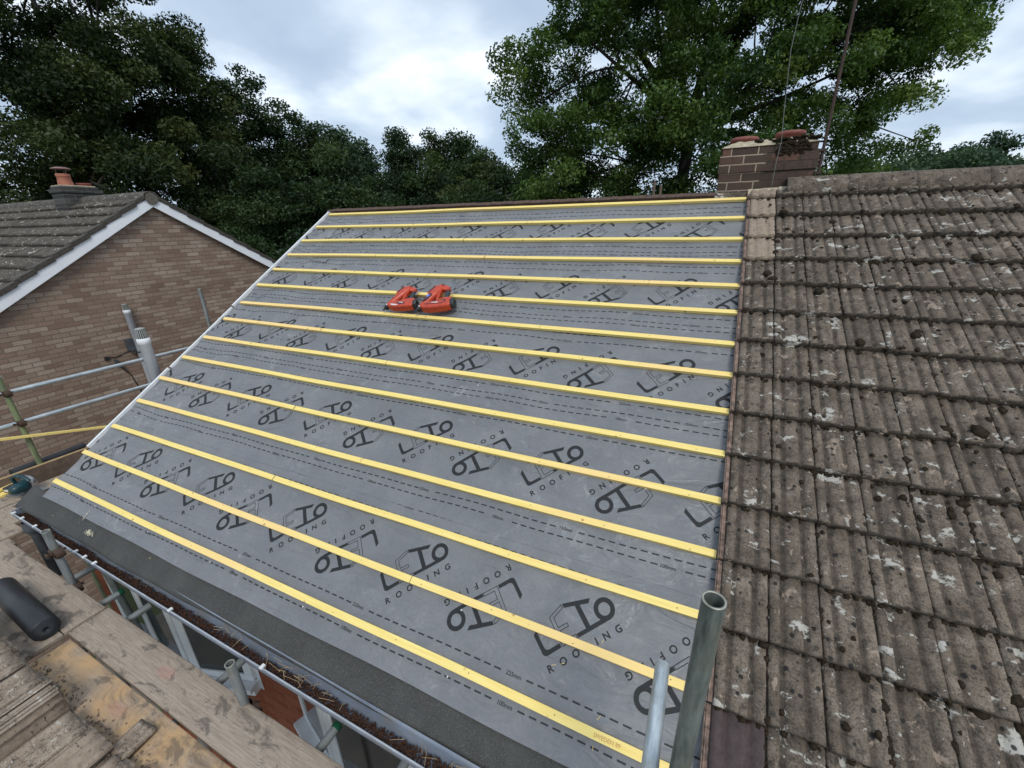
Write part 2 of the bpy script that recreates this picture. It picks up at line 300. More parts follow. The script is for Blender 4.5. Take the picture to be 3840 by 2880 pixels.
# ------------------------------------------------------------------ helpers
def tag(o, label=None, cat=None, group=None, kind=None):
    if label: o['label'] = label
    if cat: o['category'] = cat
    if group: o['group'] = group
    if kind: o['kind'] = kind
    return o
def empty(name, loc=(0, 0, 0), label=None, cat=None, group=None):
    o = bpy.data.objects.new(name, None); COL.objects.link(o); o.location = loc; o.empty_display_size = .1
    return tag(o, label, cat, group)
class MB:
    """collects vertices and faces"""
    def __init__(s): s.v = []; s.f = []; s.m = []; s.sm = []
    def add(s, vs, fs, mi=0, smooth=False):
        b = len(s.v); s.v += [tuple(x) for x in vs]; s.f += [tuple(i+b for i in f) for f in fs]; s.m += [mi]*len(fs); s.sm += [smooth]*len(fs)
        return s
    def box(s, lo, hi, mi=0, M4=None):
        x0, y0, z0 = lo; x1, y1, z1 = hi
        vs = [(x0,y0,z0),(x1,y0,z0),(x1,y1,z0),(x0,y1,z0),(x0,y0,z1),(x1,y0,z1),(x1,y1,z1),(x0,y1,z1)]
        if M4 is not None: vs = [M4 @ Vector(q) for q in vs]
        return s.add(vs, [(0,3,2,1),(4,5,6,7),(0,1,5,4),(1,2,6,5),(2,3,7,6),(3,0,4,7)], mi)
    def tube(s, pts, rad, n=16, mi=0, cap=True, hollow=0, twist=None):
        pts = [Vector(p) for p in pts]; rad = rad if isinstance(rad, (list, tuple)) else [rad]*len(pts)
        vs = []; fs = []; ref = None
        for i, p in enumerate(pts):
            d = (pts[min(i+1, len(pts)-1)] - pts[max(i-1, 0)]).normalized()
            if ref is None: ref = d.orthogonal().normalized()
            a = (ref - d*ref.dot(d)).normalized(); b = d.cross(a); ref = a
            for k in range(n):
                w = 2*math.pi*k/n; vs.append(p + (a*math.cos(w) + b*math.sin(w))*rad[i])
        for i in range(len(pts)-1):
            for k in range(n): fs.append((i*n+k, i*n+(k+1) % n, (i+1)*n+(k+1) % n, (i+1)*n+k))
        s.add(vs, fs, mi, True)
        if cap:
            s.add(vs[:n], [tuple(reversed(range(n)))], mi); s.add(vs[-n:], [tuple(range(n))], mi)
        return s
    def revolve(s, prof, center=(0, 0, 0), n=24, mi=0, smooth=True, M4=None, seg=None):
        vs = []; fs = []; c = Vector(center)
        for r_, z in prof:
            for k in range(n):
                w = 2*math.pi*k/n; q = Vector((r_*math.cos(w), r_*math.sin(w), z))
                vs.append(c + (M4 @ q if M4 is not None else q))
        for i in range(len(prof)-1):
            for k in range(n): fs.append((i*n+k, i*n+(k+1) % n, (i+1)*n+(k+1) % n, (i+1)*n+k))
        return s.add(vs, fs, mi, smooth)
    def prism(s, poly, lo, hi, M4=None, mi=0, axis=2):
        """poly (x,y) extruded lo..hi along z, then M4"""
        n = len(poly)
        a = sum(poly[i][0]*poly[(i+1) % n][1]-poly[(i+1) % n][0]*poly[i][1] for i in range(n))
        if a < 0: poly = poly[::-1]
        vs = [Vector((x, y, lo)) for x, y in poly] + [Vector((x, y, hi)) for x, y in poly]
        if M4 is not None: vs = [M4 @ q for q in vs]
        tr = tessellate_polygon([[Vector((x, y, 0)) for x, y in poly]])
        fs = []
        for a_, b_, c_ in tr:
            pa, pb, pc = poly[a_], poly[b_], poly[c_]
            if (pb[0]-pa[0])*(pc[1]-pa[1])-(pb[1]-pa[1])*(pc[0]-pa[0]) < 0: b_, c_ = c_, b_
            fs.append((a_+n, b_+n, c_+n)); fs.append((a_, c_, b_))
        fs += [(i, (i+1) % n, (i+1) % n+n, i+n) for i in range(n)]
        return s.add(vs, fs, mi)
    def build(s, name, mats, parent=None, loc=None, bevel=0, seg=2):
        me = bpy.data.meshes.new(name); me.from_pydata(s.v, [], s.f)
        mats = mats if isinstance(mats, (list, tuple)) else [mats]
        for mm in mats: me.materials.append(mm)
        me.polygons.foreach_set('material_index', s.m); me.polygons.foreach_set('use_smooth', s.sm); me.update()
        o = bpy.data.objects.new(name, me); COL.objects.link(o)
        if parent: o.parent = parent
        if loc: o.location = loc
        if bevel:
            b = o.modifiers.new('bevel', 'BEVEL'); b.width = bevel; b.segments = seg; b.limit_method = 'ANGLE'; b.angle_limit = R(40)
        return o
def np_mesh(name, verts, faces, mats, parent=None, smooth=False, attrs=None, mi=None):
    """verts (n,3), faces (m,k)"""
    verts = np.asarray(verts, np.float32); faces = np.asarray(faces, np.int32); k = faces.shape[1]
    me = bpy.data.meshes.new(name); me.vertices.add(len(verts)); me.vertices.foreach_set('co', verts.ravel())
    me.loops.add(faces.size); me.loops.foreach_set('vertex_index', faces.ravel())
    me.polygons.add(len(faces)); me.polygons.foreach_set('loop_start', np.arange(0, faces.size, k, dtype=np.int32))
    me.polygons.foreach_set('loop_total', np.full(len(faces), k, np.int32))
    if smooth: me.polygons.foreach_set('use_smooth', np.ones(len(faces), bool))
    for mm in (mats if isinstance(mats, (list, tuple)) else [mats]): me.materials.append(mm)
    if mi is not None: me.polygons.foreach_set('material_index', np.asarray(mi, np.int32))
    for an, av in (attrs or {}).items():
        a = me.attributes.new(an, 'FLOAT', 'POINT'); a.data.foreach_set('value', np.asarray(av, np.float32))
    me.update(calc_edges=True)
    o = bpy.data.objects.new(name, me); COL.objects.link(o)
    if parent: o.parent = parent
    return o
CT, ST = math.cos(TH), math.sin(TH)
def RP(u, v, h=0): return Vector((u, v*CT - h*ST, v*ST + h*CT))
RM = Matrix(((1, 0, 0, 0), (0, CT, -ST, 0), (0, ST, CT, 0), (0, 0, 0, 1)))   # roof frame (u, v, h) -> world
def rb(mb, u0, v0, h0, u1, v1, h1, mi=0): mb.box((u0, v0, h0), (u1, v1, h1), mi, RM)

# ------------------------------------------------------------------ the setting: ground
gm = MB(); gx = 400
gm.add([(-gx, -gx, -5.2), (gx, -gx, -5.2), (gx, gx, -5.2), (-gx, gx, -5.2)], [(0, 1, 2, 3)])
tag(gm.build('ground', M['grass']), kind='structure')
gm = MB(); gm.box((-4.3, -6, -5.25), (13, 0.1, -5.19)); gm.box((-4.3, .1, -5.25), (-.02, 9, -5.19))
tag(gm.build('patio', M['paving']), kind='structure')

# ------------------------------------------------------------------ the house being re-roofed
house = empty('house', (2.7, 4, -5.2), 'house with half its roof stripped to grey underlay and yellow battens, half old tiles', 'house')
def hp(o):   # parent keeping world placement
    o.parent = house; o.matrix_parent_inverse = Matrix.Translation((-2.7, -4, 5.2)); return o
RIDGE_V = 4.655; RY = RIDGE_V*CT; RZ = RIDGE_V*ST
# walls: side gable (x=0), front wall (y=.33), back
w = MB()
gp = [(.33, -5.2), (.33, -.1), (RY, RZ-.20), (2*RY-.33, -.1), (2*RY-.33, -5.2)]
w.prism(gp, 0, .1, Matrix(((0, 0, 1, 0), (1, 0, 0, 0), (0, 1, 0, 0), (0, 0, 0, 1))))
hp(w.build('gable_wall', M['obrick_side']))
hp(MB().box((.1, .33, -5.2), (14, .43, -.1)).build('front_wall', M['obrick'])); hp(MB().box((.1, 2*RY-.43, -5.2), (14, 2*RY-.33, -.1)).build('rear_wall', M['obrick']))
hp(MB().box((0.1, .16, -5.2), (.42, .329, -.12)).build('wall_pier', M['obrick']))
# deck under the underlay and the far slope
dk = MB(); rb(dk, -.02, .02, -.16, 14, RIDGE_V, -.066)
hp(dk.build('roof_deck', M['soil']))
fs = MB(); FM = Matrix.Translation((0, 2*RY, 0)) @ Matrix.Scale(-1, 4, (0, 1, 0)) @ RM
vs = [FM @ Vector(q) for q in ((-.1, -.05, 0), (14, -.05, 0), (14, RIDGE_V, 0), (-.1, RIDGE_V, 0), (-.1, -.05, -.06), (14, -.05, -.06), (14, RIDGE_V, -.06), (-.1, RIDGE_V, -.06))]
fs.add(vs, [(0, 3, 2, 1), (4, 5, 6, 7), (0, 1, 5, 4), (2, 3, 7, 6), (1, 2, 6, 5), (3, 0, 4, 7)])
hp(fs.build('rear_roof_slope', M['tile']))

# underlay sheets -------------------------------------------------
BV = [x*.8841 - .019 for x in (5.153, 4.798, 4.44, 4.09, 3.733, 3.39, 3.03, 2.70, 2.362, 2.01, 1.67, 1.333, .985, .642, .302)]
def vnoise(u, v, s, seed):   # cheap smooth value noise on arrays
    x = u*s + seed*17.13; y = v*s + seed*7.77
    return (np.sin(x*1.0+1.7*np.sin(y*.73+seed)) + np.sin(y*1.31+1.3*np.sin(x*.81+seed*2)) + .6*np.sin(x*2.1+y*1.7+seed*3))/2.6
def drape(u, v):
    u = np.asarray(u, float); v = np.asarray(v, float)
    h = -.0285 + .0016*vnoise(u, v, 2.1, 1)
    dmin = np.full(np.shape(u), 9.)
    for b in BV: dmin = np.minimum(dmin, np.abs(v-b))
    free = np.clip((dmin-.02)/.08, 0, 1)
    h = h - .0095*free + .0022*free*vnoise(u, v, 6.5, 2)
    # diagonal drag folds towards the verge, strongest high on the left
    wl = np.exp(-np.clip(u, 0, None)/.85)*(.35+.65*np.clip((v-.2)/3.6, 0, 1))
    ph = (u*.85 - v*.75)*24 + 2.2*np.sin(v*2.3) + 1.3*np.sin(u*4)
    h = h + wl*.0115*free*np.sin(ph)
    ph2 = (u*.5 - v*.9)*15 + 1.7*np.sin(v*1.3+1) + 2.0*np.sin(u*1.1)
    h = h + .0042*free*np.sin(ph2)*(.35+.65*np.clip(vnoise(u, v, .9, 4)+.3, 0, 1))
    # turned down over the verge
    h = h - np.clip(-.045-u, 0, None)**1.0*1.1
    return np.minimum(h, -.0262)
def sheet_edge(u, k): return .0035*np.sin(u*2.1+k*1.3) + .0025*np.sin(u*5.3+k)
SB = [.100, .941, 1.795, 2.691, 3.594]
U1 = 5.395
# logo shapes in their own frame (s along the words, t up)
def arc(cx_, cy_, r_, a0, a1, n): return [(cx_+r_*math.cos(R(a0+(a1-a0)*i/n)), cy_+r_*math.sin(R(a0+(a1-a0)*i/n))) for i in range(n+1)]
tris = []
def fill(poly):
    pts = [Vector((a, b, 0)) for a, b in poly]
    for tr in tessellate_polygon([pts]): tris.append([poly[i] for i in tr])
def strip(a, b, wd):
    a = Vector(a); b = Vector(b); d = (b-a).normalized(); nrm = Vector((-d.y, d.x))*wd/2; e = d*wd/2
    fill([tuple(a-e+nrm), tuple(a-e-nrm), tuple(b+e-nrm), tuple(b+e+nrm)])
fill([(-.010, .104), (.011, .119), (.013, .045)] + arc(.034, .036, .020, 180, 270, 5) + [(.093, .016), (.093, -.004), (.022, -.004)] + arc(.014, .016, .020, 265, 190, 5))
fill([(.189, .168), (.333, .125), (.313, .108), (.269, .122), (.269, .015), (.335, .015), (.335, -.005), (.189, -.005), (.189, .014), (.244, .014), (.244, .130), (.189, .147)])
ring_o = arc(.372, .049, .054, -90, 270, 30); ring_i = arc(.372, .049, .031, -90, 270, 30)
for i in range(30):
    tris.append([ring_o[i], ring_o[i+1], ring_i[i+1]]); tris.append([ring_o[i], ring_i[i+1], ring_i[i]])
fill([(.334, .015), (.334, -.005), (.372, -.005), (.352, .012), (.338, .0152)])
EO = [(.100, -.003), (.185, -.003), (.185, .014), (.123, .014), (.123, .062), (.170, .062), (.170, .079), (.119, .079), (.119, .130), (.182, .151), (.182, .167), (.100, .141)]
for i in range(len(EO)): strip(EO[i], EO[(i+1) % len(EO)], .0032)
def text_tris(txt, size, bold=0.):
    c = bpy.data.curves.new('t', 'FONT'); c.body = txt; c.size = size; c.offset = bold; c.align_x = 'CENTER'; c.resolution_u = 4
    o = bpy.data.objects.new('t', c); COL.objects.link(o)
    dg = bpy.context.evaluated_depsgraph_get(); me = o.evaluated_get(dg).to_mesh(); me.calc_loop_triangles()
    out = [[(me.vertices[i].co.x, me.vertices[i].co.y) for i in tr.vertices] for tr in me.loop_triangles]
    o.evaluated_get(dg).to_mesh_clear(); bpy.data.objects.remove(o); return out
for ch, s0 in zip('ROOFING', (.0, .073, .145, .208, .262, .318, .388)):
    for tr in text_tris(ch, .047, .0012): tris.append([(a+s0, b-.073) for a, b in tr])
def subdiv(tl, mx=.03):
    out = []; st = list(tl)
    while st:
        t_ = st.pop(); L_ = [math.dist(t_[i], t_[(i+1) % 3]) for i in range(3)]; i = L_.index(max(L_))
        if L_[i] <= mx: out.append(t_); continue
        a, b, c = t_[i], t_[(i+1) % 3], t_[(i+2) % 3]; mm = ((a[0]+b[0])/2, (a[1]+b[1])/2)
        st += [[a, mm, c], [mm, b, c]]
    return out
LOGO = np.array(subdiv(tris))            # (n,3,2)
MMT = {k: np.array(subdiv(text_tris(k, .027, .0003))) for k in ('100mm', '150mm', '225mm')}
def xf(T, u, v, ang):
    c, s = math.cos(ang), math.sin(ang); q = T.reshape(-1, 2)
    return np.stack([u + q[:, 0]*c - q[:, 1]*s, v + q[:, 0]*s + q[:, 1]*c], 1).reshape(-1, 3, 2)
PH = [4.644, 4.263, 4.848, 4.773, 4.405]   # where each roll's print starts
for k, vb in enumerate(SB):
    vt = (SB[k+1]+.03) if k < 4 else 4.60
    nu = int((U1+.12)/.0155); nv = max(4, int((vt-vb)/.0155))
    uu = np.linspace(-.115, U1, nu+1); tt = np.linspace(0, 1, nv+1)
    Ug, Tg = np.meshgrid(uu, tt, indexing='ij')
    Vg = vb + Tg*(vt-vb) + (1-Tg)**3*sheet_edge(Ug, k)
    if k == 0: Ug = Ug - np.clip(.25-Vg, 0, None)*.15*(Ug < -.05)
    def surf(u, v): return drape(u, v) + .0018*np.clip(1-(v-vb)/(vt-vb), 0, 1)
    H = surf(Ug, Vg)
    vs = np.stack([Ug, Vg*CT-H*ST, Vg*ST+H*CT], -1).reshape(-1, 3)
    I = np.arange((nu+1)*(nv+1)).reshape(nu+1, nv+1)
    qs = np.stack([I[:-1, :-1], I[1:, :-1], I[1:, 1:], I[:-1, 1:]], -1).reshape(-1, 4)
    tri = np.concatenate([qs[:, [0, 1, 2]], qs[:, [0, 2, 3]]])
    mi = np.zeros(len(tri), int)
    dec = []; dmi = []
    n0 = -1
    for n_ in range(-1, 7):
        u_ = PH[k] - n_*1.0
        dec.append(xf(LOGO, u_, vb+.349, R(45))); dmi.append(1)
        dec.append(xf(LOGO, u_-.286, vb+.645, R(225))); dmi.append(1)
    topv = .775
    for ln, (dv, lab) in enumerate(((.100, '100mm'), (.148, '150mm'), (.225, '225mm'), (topv, '225mm'), (topv+.072, '150mm'))):
        vv = vb + dv
        off = rng.random()
        u_ = -.11
        lab_c = [(PH[k] - n_*1.0 + (.45 if ln % 2 else .02) - .143) for n_ in range(-1, 7)]
        seg = []
        while u_ < U1-.04:
            if all(abs(u_+.018-c_) > .062 for c_ in lab_c):
                a, b_ = u_, u_+.037; wd = .0036
                mid = (a+b_)/2
                for p, q in ((a, mid), (mid, b_)):
                    seg.append([(p, vv-wd), (q, vv-wd), (q, vv+wd)]); seg.append([(p, vv-wd), (q, vv+wd), (p, vv+wd)])
            u_ += .058
        dec.append(np.array(seg)); dmi.append(2)
        for c_ in lab_c: dec.append(xf(MMT[lab], c_, vv-.009, 0)); dmi.append(2)
    allv = []; allm = []
    for D, mm in zip(dec, dmi):
        cu = D[:, :, 0]; cv = D[:, :, 1]
        ok = (cu.min(1) > -.11) & (cu.max(1) < U1-.005) & (cv.max(1) < vt-.004)
        allv.append(D[ok]); allm.append(np.full(ok.sum(), mm))
    D = np.concatenate(allv); mm = np.concatenate(allm)
    u2 = D[:, :, 0].ravel(); v2 = D[:, :, 1].ravel(); am = .0022 + .0012*k + .004*np.exp(-np.clip(u2, 0, None)/.9); v2 = v2 + am*np.sin(u2*3.3+k*2+1.2*np.sin(u2*1.3)) + am*.6*np.sin(u2*8.1+k); v2 = np.clip(v2, vb+.004, vt-.002); h2 = surf(u2, v2) + .0013
    dv = np.stack([u2, v2*CT-h2*ST, v2*ST+h2*CT], -1)
    # orient all upwards
    a = D[:, 1]-D[:, 0]; b = D[:, 2]-D[:, 0]; cr = a[:, 0]*b[:, 1]-a[:, 1]*b[:, 0]
    dt = np.arange(len(D)*3).reshape(-1, 3); dt[cr < 0] = dt[cr < 0][:, ::-1]
    V_ = np.concatenate([vs, dv]); T_ = np.concatenate([tri, dt+len(vs)]); mi = np.concatenate([mi, mm])
    o = hp(np_mesh('underlay_sheet', V_, T_, [M['underlay'], M['ink'], M['ink_small']], smooth=True, mi=mi))
# eaves felt strip
uu = np.linspace(-.30, U1, 180); tt = np.linspace(0, 1, 10)
Ug, Tg = np.meshgrid(uu, tt, indexing='ij')
Vg = -.055 + Tg*.19 + (1-Tg)*(.004*np.sin(Ug*3)+.003*np.sin(Ug*7.7)) + np.where(Ug < -.02, -(Ug+.02)*.06*Tg, 0)
H = -.0475 + .0015*np.sin(Ug*4.1+Tg*3) - (1-Tg)**2*.008
vs = np.stack([Ug, Vg*CT-H*ST, Vg*ST+H*CT], -1).reshape(-1, 3)
I = np.arange(180*10).reshape(180, 10); qs = np.stack([I[:-1, :-1], I[1:, :-1], I[1:, 1:], I[:-1, 1:]], -1).reshape(-1, 4)
o = hp(np_mesh('eaves_strip', vs, qs, M['felt'], smooth=True)); sm = o.modifiers.new('s', 'SOLIDIFY'); sm.thickness = .003; sm.offset = -1
# verge: white batten strip along the rake
vb_ = MB()
rb(vb_, -.085, 2.60, -.055, -.060, 4.63, -.014); rb(vb_, -.088, 1.62, -.060, -.066, 2.58, -.024); rb(vb_, -.088, .60, -.055, -.064, 1.60, -.016)
hp(vb_.build('verge_strip', M['upvc'], bevel=.002))
vb_ = MB(); rb(vb_, -.058, .0, -.20, -.02, 4.62, -.052)
hp(vb_.build('verge_board', M['ply']))
# battens ----------------------------------------------------------
ends = [5.355, 5.358, 5.36, 5.36, 5.362, 5.362, 5.362, 5.366, 5.362, 5.36, 5.36, 5.36, 5.36, 5.36, 5.36]
st_ = [.01, .006, -.006, .002, .01, .009, .024, .03, .007, .001, -.026, -.01, 0, -.028, -.023]
for i, bvv in enumerate(BV):
    mb = MB(); n = 26; u0 = st_[i]+.01; u1 = ends[i]-.002; vs = []
    hw = .0195; ph = random.random()*9
    joint = random.uniform(1.6, 4.2)
    for j in range(n+1):
        u = u0 + (u1-u0)*j/n; dv = .0034*math.sin(u*1.3+ph) + .0016*math.sin(u*3.7+ph*2); dh = .0018*math.sin(u*2.1+ph)
        for a, b in ((-hw, -.0255), (hw, -.0255), (hw, 0), (-hw, 0)): vs.append(RP(u, bvv+a+dv, b+dh))
    f = [(0, 1, 2, 3), (n*4+3, n*4+2, n*4+1, n*4)]
    for j in range(n):
        for k in range(4): f.append((j*4+k, (j+1)*4+k, (j+1)*4+(k+1) % 4, j*4+(k+1) % 4))
    mb.add(vs, f)
    # saw joint where two lengths meet and the nails over each rafter
    rb(mb, joint, bvv-hw-.0015, -.024, joint+.002, bvv+hw+.0015, .0022, 1)
    uu_ = .22+random.random()*.05
    while uu_ < u1-.1:
        dv_ = random.uniform(-.008, .008); rb(mb, uu_, bvv+dv_-.0022, .0002, uu_+.0045, bvv+dv_+.0022, .0016, 1); uu_ += .452
    o = hp(mb.build('batten', [M['batten'], M['gasket']], bevel=.0012, seg=1))
# stamped words on two battens
def decal_text(txt, size, Mx, mat, name, parent=None, align='CENTER', bold=0):
    T = np.array(text_tris(txt, size, bold)); q = T.reshape(-1, 2)
    vs = [Mx @ Vector((a, b, 0)) for a, b in q]
    o = np_mesh(name, np.array([tuple(x) for x in vs]), np.arange(len(vs)).reshape(-1, 3), mat)
    return o
M['stamp'] = simple('faded_brown_stamp', (.52, .30, .11), (.6, .36, .14), 60, .8, bumps=0)
M['stampdark'] = simple('dark_brown_stamp', (.16, .10, .05), (.22, .14, .06), 60, .8, bumps=0)
BATT = [o for o in house.children if o.name.startswith('batten')]
def stamp(txt, size, Mx, mat, b):
    o = decal_text(txt, size, Mx, mat, 'stamp'); hp(o)
    o.parent = b; o.matrix_parent_inverse = b.matrix_parent_inverse.inverted() @ Matrix.Translation((-2.7, -4, 5.2)) if False else Matrix.Identity(4)
# (parts of house carry a parent inverse, so a child of a batten uses world coordinates directly)
stamp('SWEDEN 89', .022, RM @ Matrix.Translation((5.0, BV[14]-.008, .0024)), M['stamp'], BATT[14])
stamp('YELLOW BATTEN', .018, RM @ Matrix.Translation((1.72, BV[2]-.0212, -.017)) @ Matrix.Rotation(R(90), 4, 'X'), M['stampdark'], BATT[2])
stamp('SUPER YELLOW', .018, RM @ Matrix.Translation((4.0, BV[4]-.0222, -.017)) @ Matrix.Rotation(R(90), 4, 'X'), M['stampdark'], BATT[4])
# ridge board and old mortar behind the top batten
mb = MB(); n = 70
for j in range(n):
    a = .02 + 5.06*j/n; b = .02 + 5.06*(j+1)/n - .004
    rb(mb, a, 4.592, -.045, b+.003, 4.650+random.uniform(-.002, .002), .012+random.uniform(-.003, .003))
hp(mb.build('ridge_board', M['brownridge'], bevel=.002, seg=1))

# old ribbed tiles --------------------------------------------------
PROF = [(0, -.008), (.005, -.008), (.006, .006), (.040, .009), (.050, -.005), (.064, -.006), (.074, .005), (.092, .004), (.104, .009), (.126, .009), (.137, -.005), (.150, -.006), (.160, .008), (.192, .009), (.1972, .006), (.1985, -.010)]
def tile_field(rows, cols, u0, M4, name, parentf, bot0, clean_fn=None, wtile=.2005, gauge=.3052, nv=5, last_top=None, seed=1, skip=None, mat=None):
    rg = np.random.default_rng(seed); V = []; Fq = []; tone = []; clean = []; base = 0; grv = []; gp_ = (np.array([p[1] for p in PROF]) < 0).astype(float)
    px = np.array([p[0] for p in PROF]); ph = np.array([p[1] for p in PROF]); npx = len(PROF)
    for r_ in range(rows):
        jag = rg.normal(0, .0022, cols)
        for c_ in range(cols):
            if skip and skip(r_, c_): continue
            vb0 = bot0 + gauge*r_ + jag[c_]*1.2; u_ = u0 + wtile*c_ + rg.normal(0, .0012); rot = rg.normal(0, .004)
            vt0 = bot0 + gauge*(r_+1) + .045
            if last_top and vt0 > last_top: vt0 = last_top
            tn = np.clip(rg.normal(.5, .2), 0, 1); cn = clean_fn(r_, c_) if clean_fn else 0
            lift = rg.normal(0, .0015)
            ts = np.array([0, .03, .4, .70, .84, 1.]) if nv > 3 else np.array([0, .2, .74, .86, 1.])
            ring = []
            # nose underside, nose edge, then back up the slope
            for lv, hh in [(0, -.033), (0, 0)] + [(t_, None) for t_ in ts[1:]]:
                v_ = vb0 + lv*(vt0-vb0)
                hs = .048 + lift - .0345*(v_-vb0)/(.305) + (0 if hh is None else hh)
                wob = rg.normal(0, .0009, npx)
                ring.append(np.stack([u_ + px, np.full(npx, v_) + rot*(px-.1) + (wob*1.8 if lv == 0 else 0), hs + ph*(1 if hh != -.033 else .6) + wob*.5], 1))
            P = np.concatenate(ring); nr = len(ring)
            I = np.arange(nr*npx).reshape(nr, npx) + base
            Fq.append(np.stack([I[:-1, :-1], I[:-1, 1:], I[1:, 1:], I[1:, :-1]], -1).reshape(-1, 4))
            gq = np.tile(gp_, nr); gq[:npx*2] = np.maximum(gq[:npx*2], np.repeat([1.3, 1.1], npx)); gq[-npx*2:] = np.maximum(gq[-npx*2:], .55 if nv > 3 else .8); grv.append(gq)  # nose rings and the strip below the next nose get painted shade
            V.append(P); tone.append(np.full(len(P), tn)); clean.append(np.full(len(P), cn)); base += len(P)
    V = np.concatenate(V); Fq = np.concatenate(Fq)
    grv = np.concatenate(grv)
    MM = np.array(M4); Vw = V @ MM[:3, :3].T + MM[:3, 3]
    o = np_mesh(name, Vw, Fq, mat or M['tile'], attrs={'tone': np.concatenate(tone), 'clean': np.concatenate(clean), 'groove_dirt_nose_shade': grv})
    parentf(o); return o
def cf(r_, c_):
    if c_ == 0 and r_ >= 12: return .7
    if c_ == 0 and r_ == 1: return 1.0
    return 0
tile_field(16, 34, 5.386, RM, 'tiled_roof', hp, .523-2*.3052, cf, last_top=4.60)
# left-hand lap of the first tile of each course: bare pinkish concrete with two grooves
mb = MB()
for r_ in range(16):
    vb0 = .523-2*.3052+.3052*r_
    for a, b, hh in ((5.362, 5.368, -.004), (5.3685, 5.3755, .003), (5.376, 5.3855, -.003)):
        h0 = .040+hh; h1 = .012+hh; v0 = vb0+.004; v1 = min(vb0+.303, 4.59)
        vs = [RM @ Vector(q) for q in ((a, v0, h0-.028), (b, v0, h0-.028), (b, v0, h0), (a, v0, h0), (a, v1, h1-.028), (b, v1, h1-.028), (b, v1, h1), (a, v1, h1))]
        mb.add(vs, [(0, 1, 2, 3), (4, 7, 6, 5), (3, 2, 6, 7), (1, 5, 6, 2), (0, 3, 7, 4)])
hp(mb.build('tile_lap_edge', M['tilered']))
# ridge tiles
def ridge_cap(x0, x1, yc, zc, r_, name, par, mat, n=14, a0=-8, a1=188, rad_j=.0):
    vs = []; fcs = []
    segs = 8; rg = random.Random(x0)
    for j in range(segs+1):
        x = x0 + (x1-x0)*j/segs; rr = r_*(1.0 + .006*math.sin(j*2.1)+rad_j)
        for k in range(n+1):
            w = R(a0+(a1-a0)*k/n); q = rr*(1+rg.uniform(-.008, .008))
            vs.append((x, yc+q*math.cos(w), zc+q*math.sin(w)))
    for j in range(segs):
        for k in range(n): i0 = j*(n+1)+k; fcs.append((i0, i0+n+1, i0+n+2, i0+1))
    mb = MB(); mb.add(vs, fcs, 0, True); o = mb.build(name, mat); par(o)
    s_ = o.modifiers.new('s', 'SOLIDIFY'); s_.thickness = .016; s_.offset = -1
    at = o.data.attributes.new('tone', 'FLOAT', 'POINT'); at.data.foreach_set('value', [rg.uniform(.25, .5)]*len(o.data.vertices))
    return o
x = 5.665; k = 0
while x < 13: ridge_cap(x, x+.452, RY+.005, RZ-.030, .118, 'ridge_tile', hp, M['tile'], rad_j=.012*(k % 2)); x += .45; k += 1
mb = MB(); 
for j in range(60):
    a = 5.36+j*.125; rb(mb, a, 4.575+random.uniform(-.01, .01), -.02, a+.128, 4.66, .028+random.uniform(-.008, .01))
hp(mb.build('ridge_mortar', M['mortar'], bevel=.004))

# chimney
ch = MB(); CX0, CX1, CY0, CY1 = 5.075, 5.885, 4.0, 4.55
ch.box((CX0+.012, CY0+.012, 1.9), (CX1-.012, CY1-.012, 2.625), 0); ch.box((CX0, CY0, 2.625), (CX1, CY1, 2.775), 0)
ch.box((CX0+.018, CY0+.014, 2.775), (CX1-.02, CY1-.014, 2.85), 0)
chim = hp(ch.build('chimney', M['cbrick'], bevel=.004, seg=1))
def cpart(o): o.parent = chim; return o
# flaunching: sloping pale mortar with lumps
gxn, gyn = 34, 22; V = []; 
for i in range(gxn+1):
    for j in range(gyn+1):
        a = i/gxn; b = j/gyn; e = min(a, 1-a, b*.8, (1-b)*.8)
        X = CX0+.006+(CX1-CX0-.012)*a; Y_ = CY0+.004+(CY1-CY0-.008)*b
        z = 2.846 + .058*min(1, e/.16) + .012*mnoise.noise(Vector((X*16, Y_*16, 0))) + .008*mnoise.noise(Vector((X*45, Y_*45, 2)))
        V.append((X, Y_, z if e > 0 else 2.843))
I = np.arange((gxn+1)*(gyn+1)).reshape(gxn+1, gyn+1); qs = np.stack([I[:-1, :-1], I[1:, :-1], I[1:, 1:], I[:-1, 1:]], -1).reshape(-1, 4)
cpart(np_mesh('flaunching', np.array(V), qs, M['mortar'], smooth=True))
for xx, dz in ((5.272, 0.0), (5.655, .018)):
    mb = MB(); mb.revolve([(.098, -.06), (.103, .0), (.106, .016), (.120, .022), (.127, .034), (.125, .050), (.114, .060), (.100, .057), (.096, .03), (.094, -.10), (0, -.10)], (xx, 4.26, 2.892+dz), 32)
    cpart(mb.build('chimney_pot', M['pot']))
# moss lumps on the chimney top right and its face
def lumps(name, spots, mat, parent=None, sub=1):
    V = []; Fc = []; b0 = 0
    bm = bmesh.new(); bmesh.ops.create_icosphere(bm, subdivisions=sub, radius=1); bv = np.array([v.co[:] for v in bm.verts]); bf = np.array([[v.index for v in f.verts] for f in bm.faces]); bm.free()
    for (c, r3, frame) in spots:
        nz = 1 + rng.normal(0, .16, len(bv))[:, None]
        q = bv*nz*np.array(r3)
        q = q @ np.array(frame).T + np.array(c); V.append(q); Fc.append(bf+b0); b0 += len(bv)
    return np_mesh(name, np.concatenate(V), np.concatenate(Fc), mat, parent)
I3 = np.eye(3); RF = np.array([[1, 0, 0], [0, CT, -ST], [0, ST, CT]])
sp = []
for _ in range(90):
    X = random.triangular(5.38, 5.88, 5.62); sp.append(((X, 4.0+random.random()*.2, 2.885+random.uniform(-.012, .012)), (random.uniform(.012, .035),)*2+(random.uniform(.008, .016),), I3))
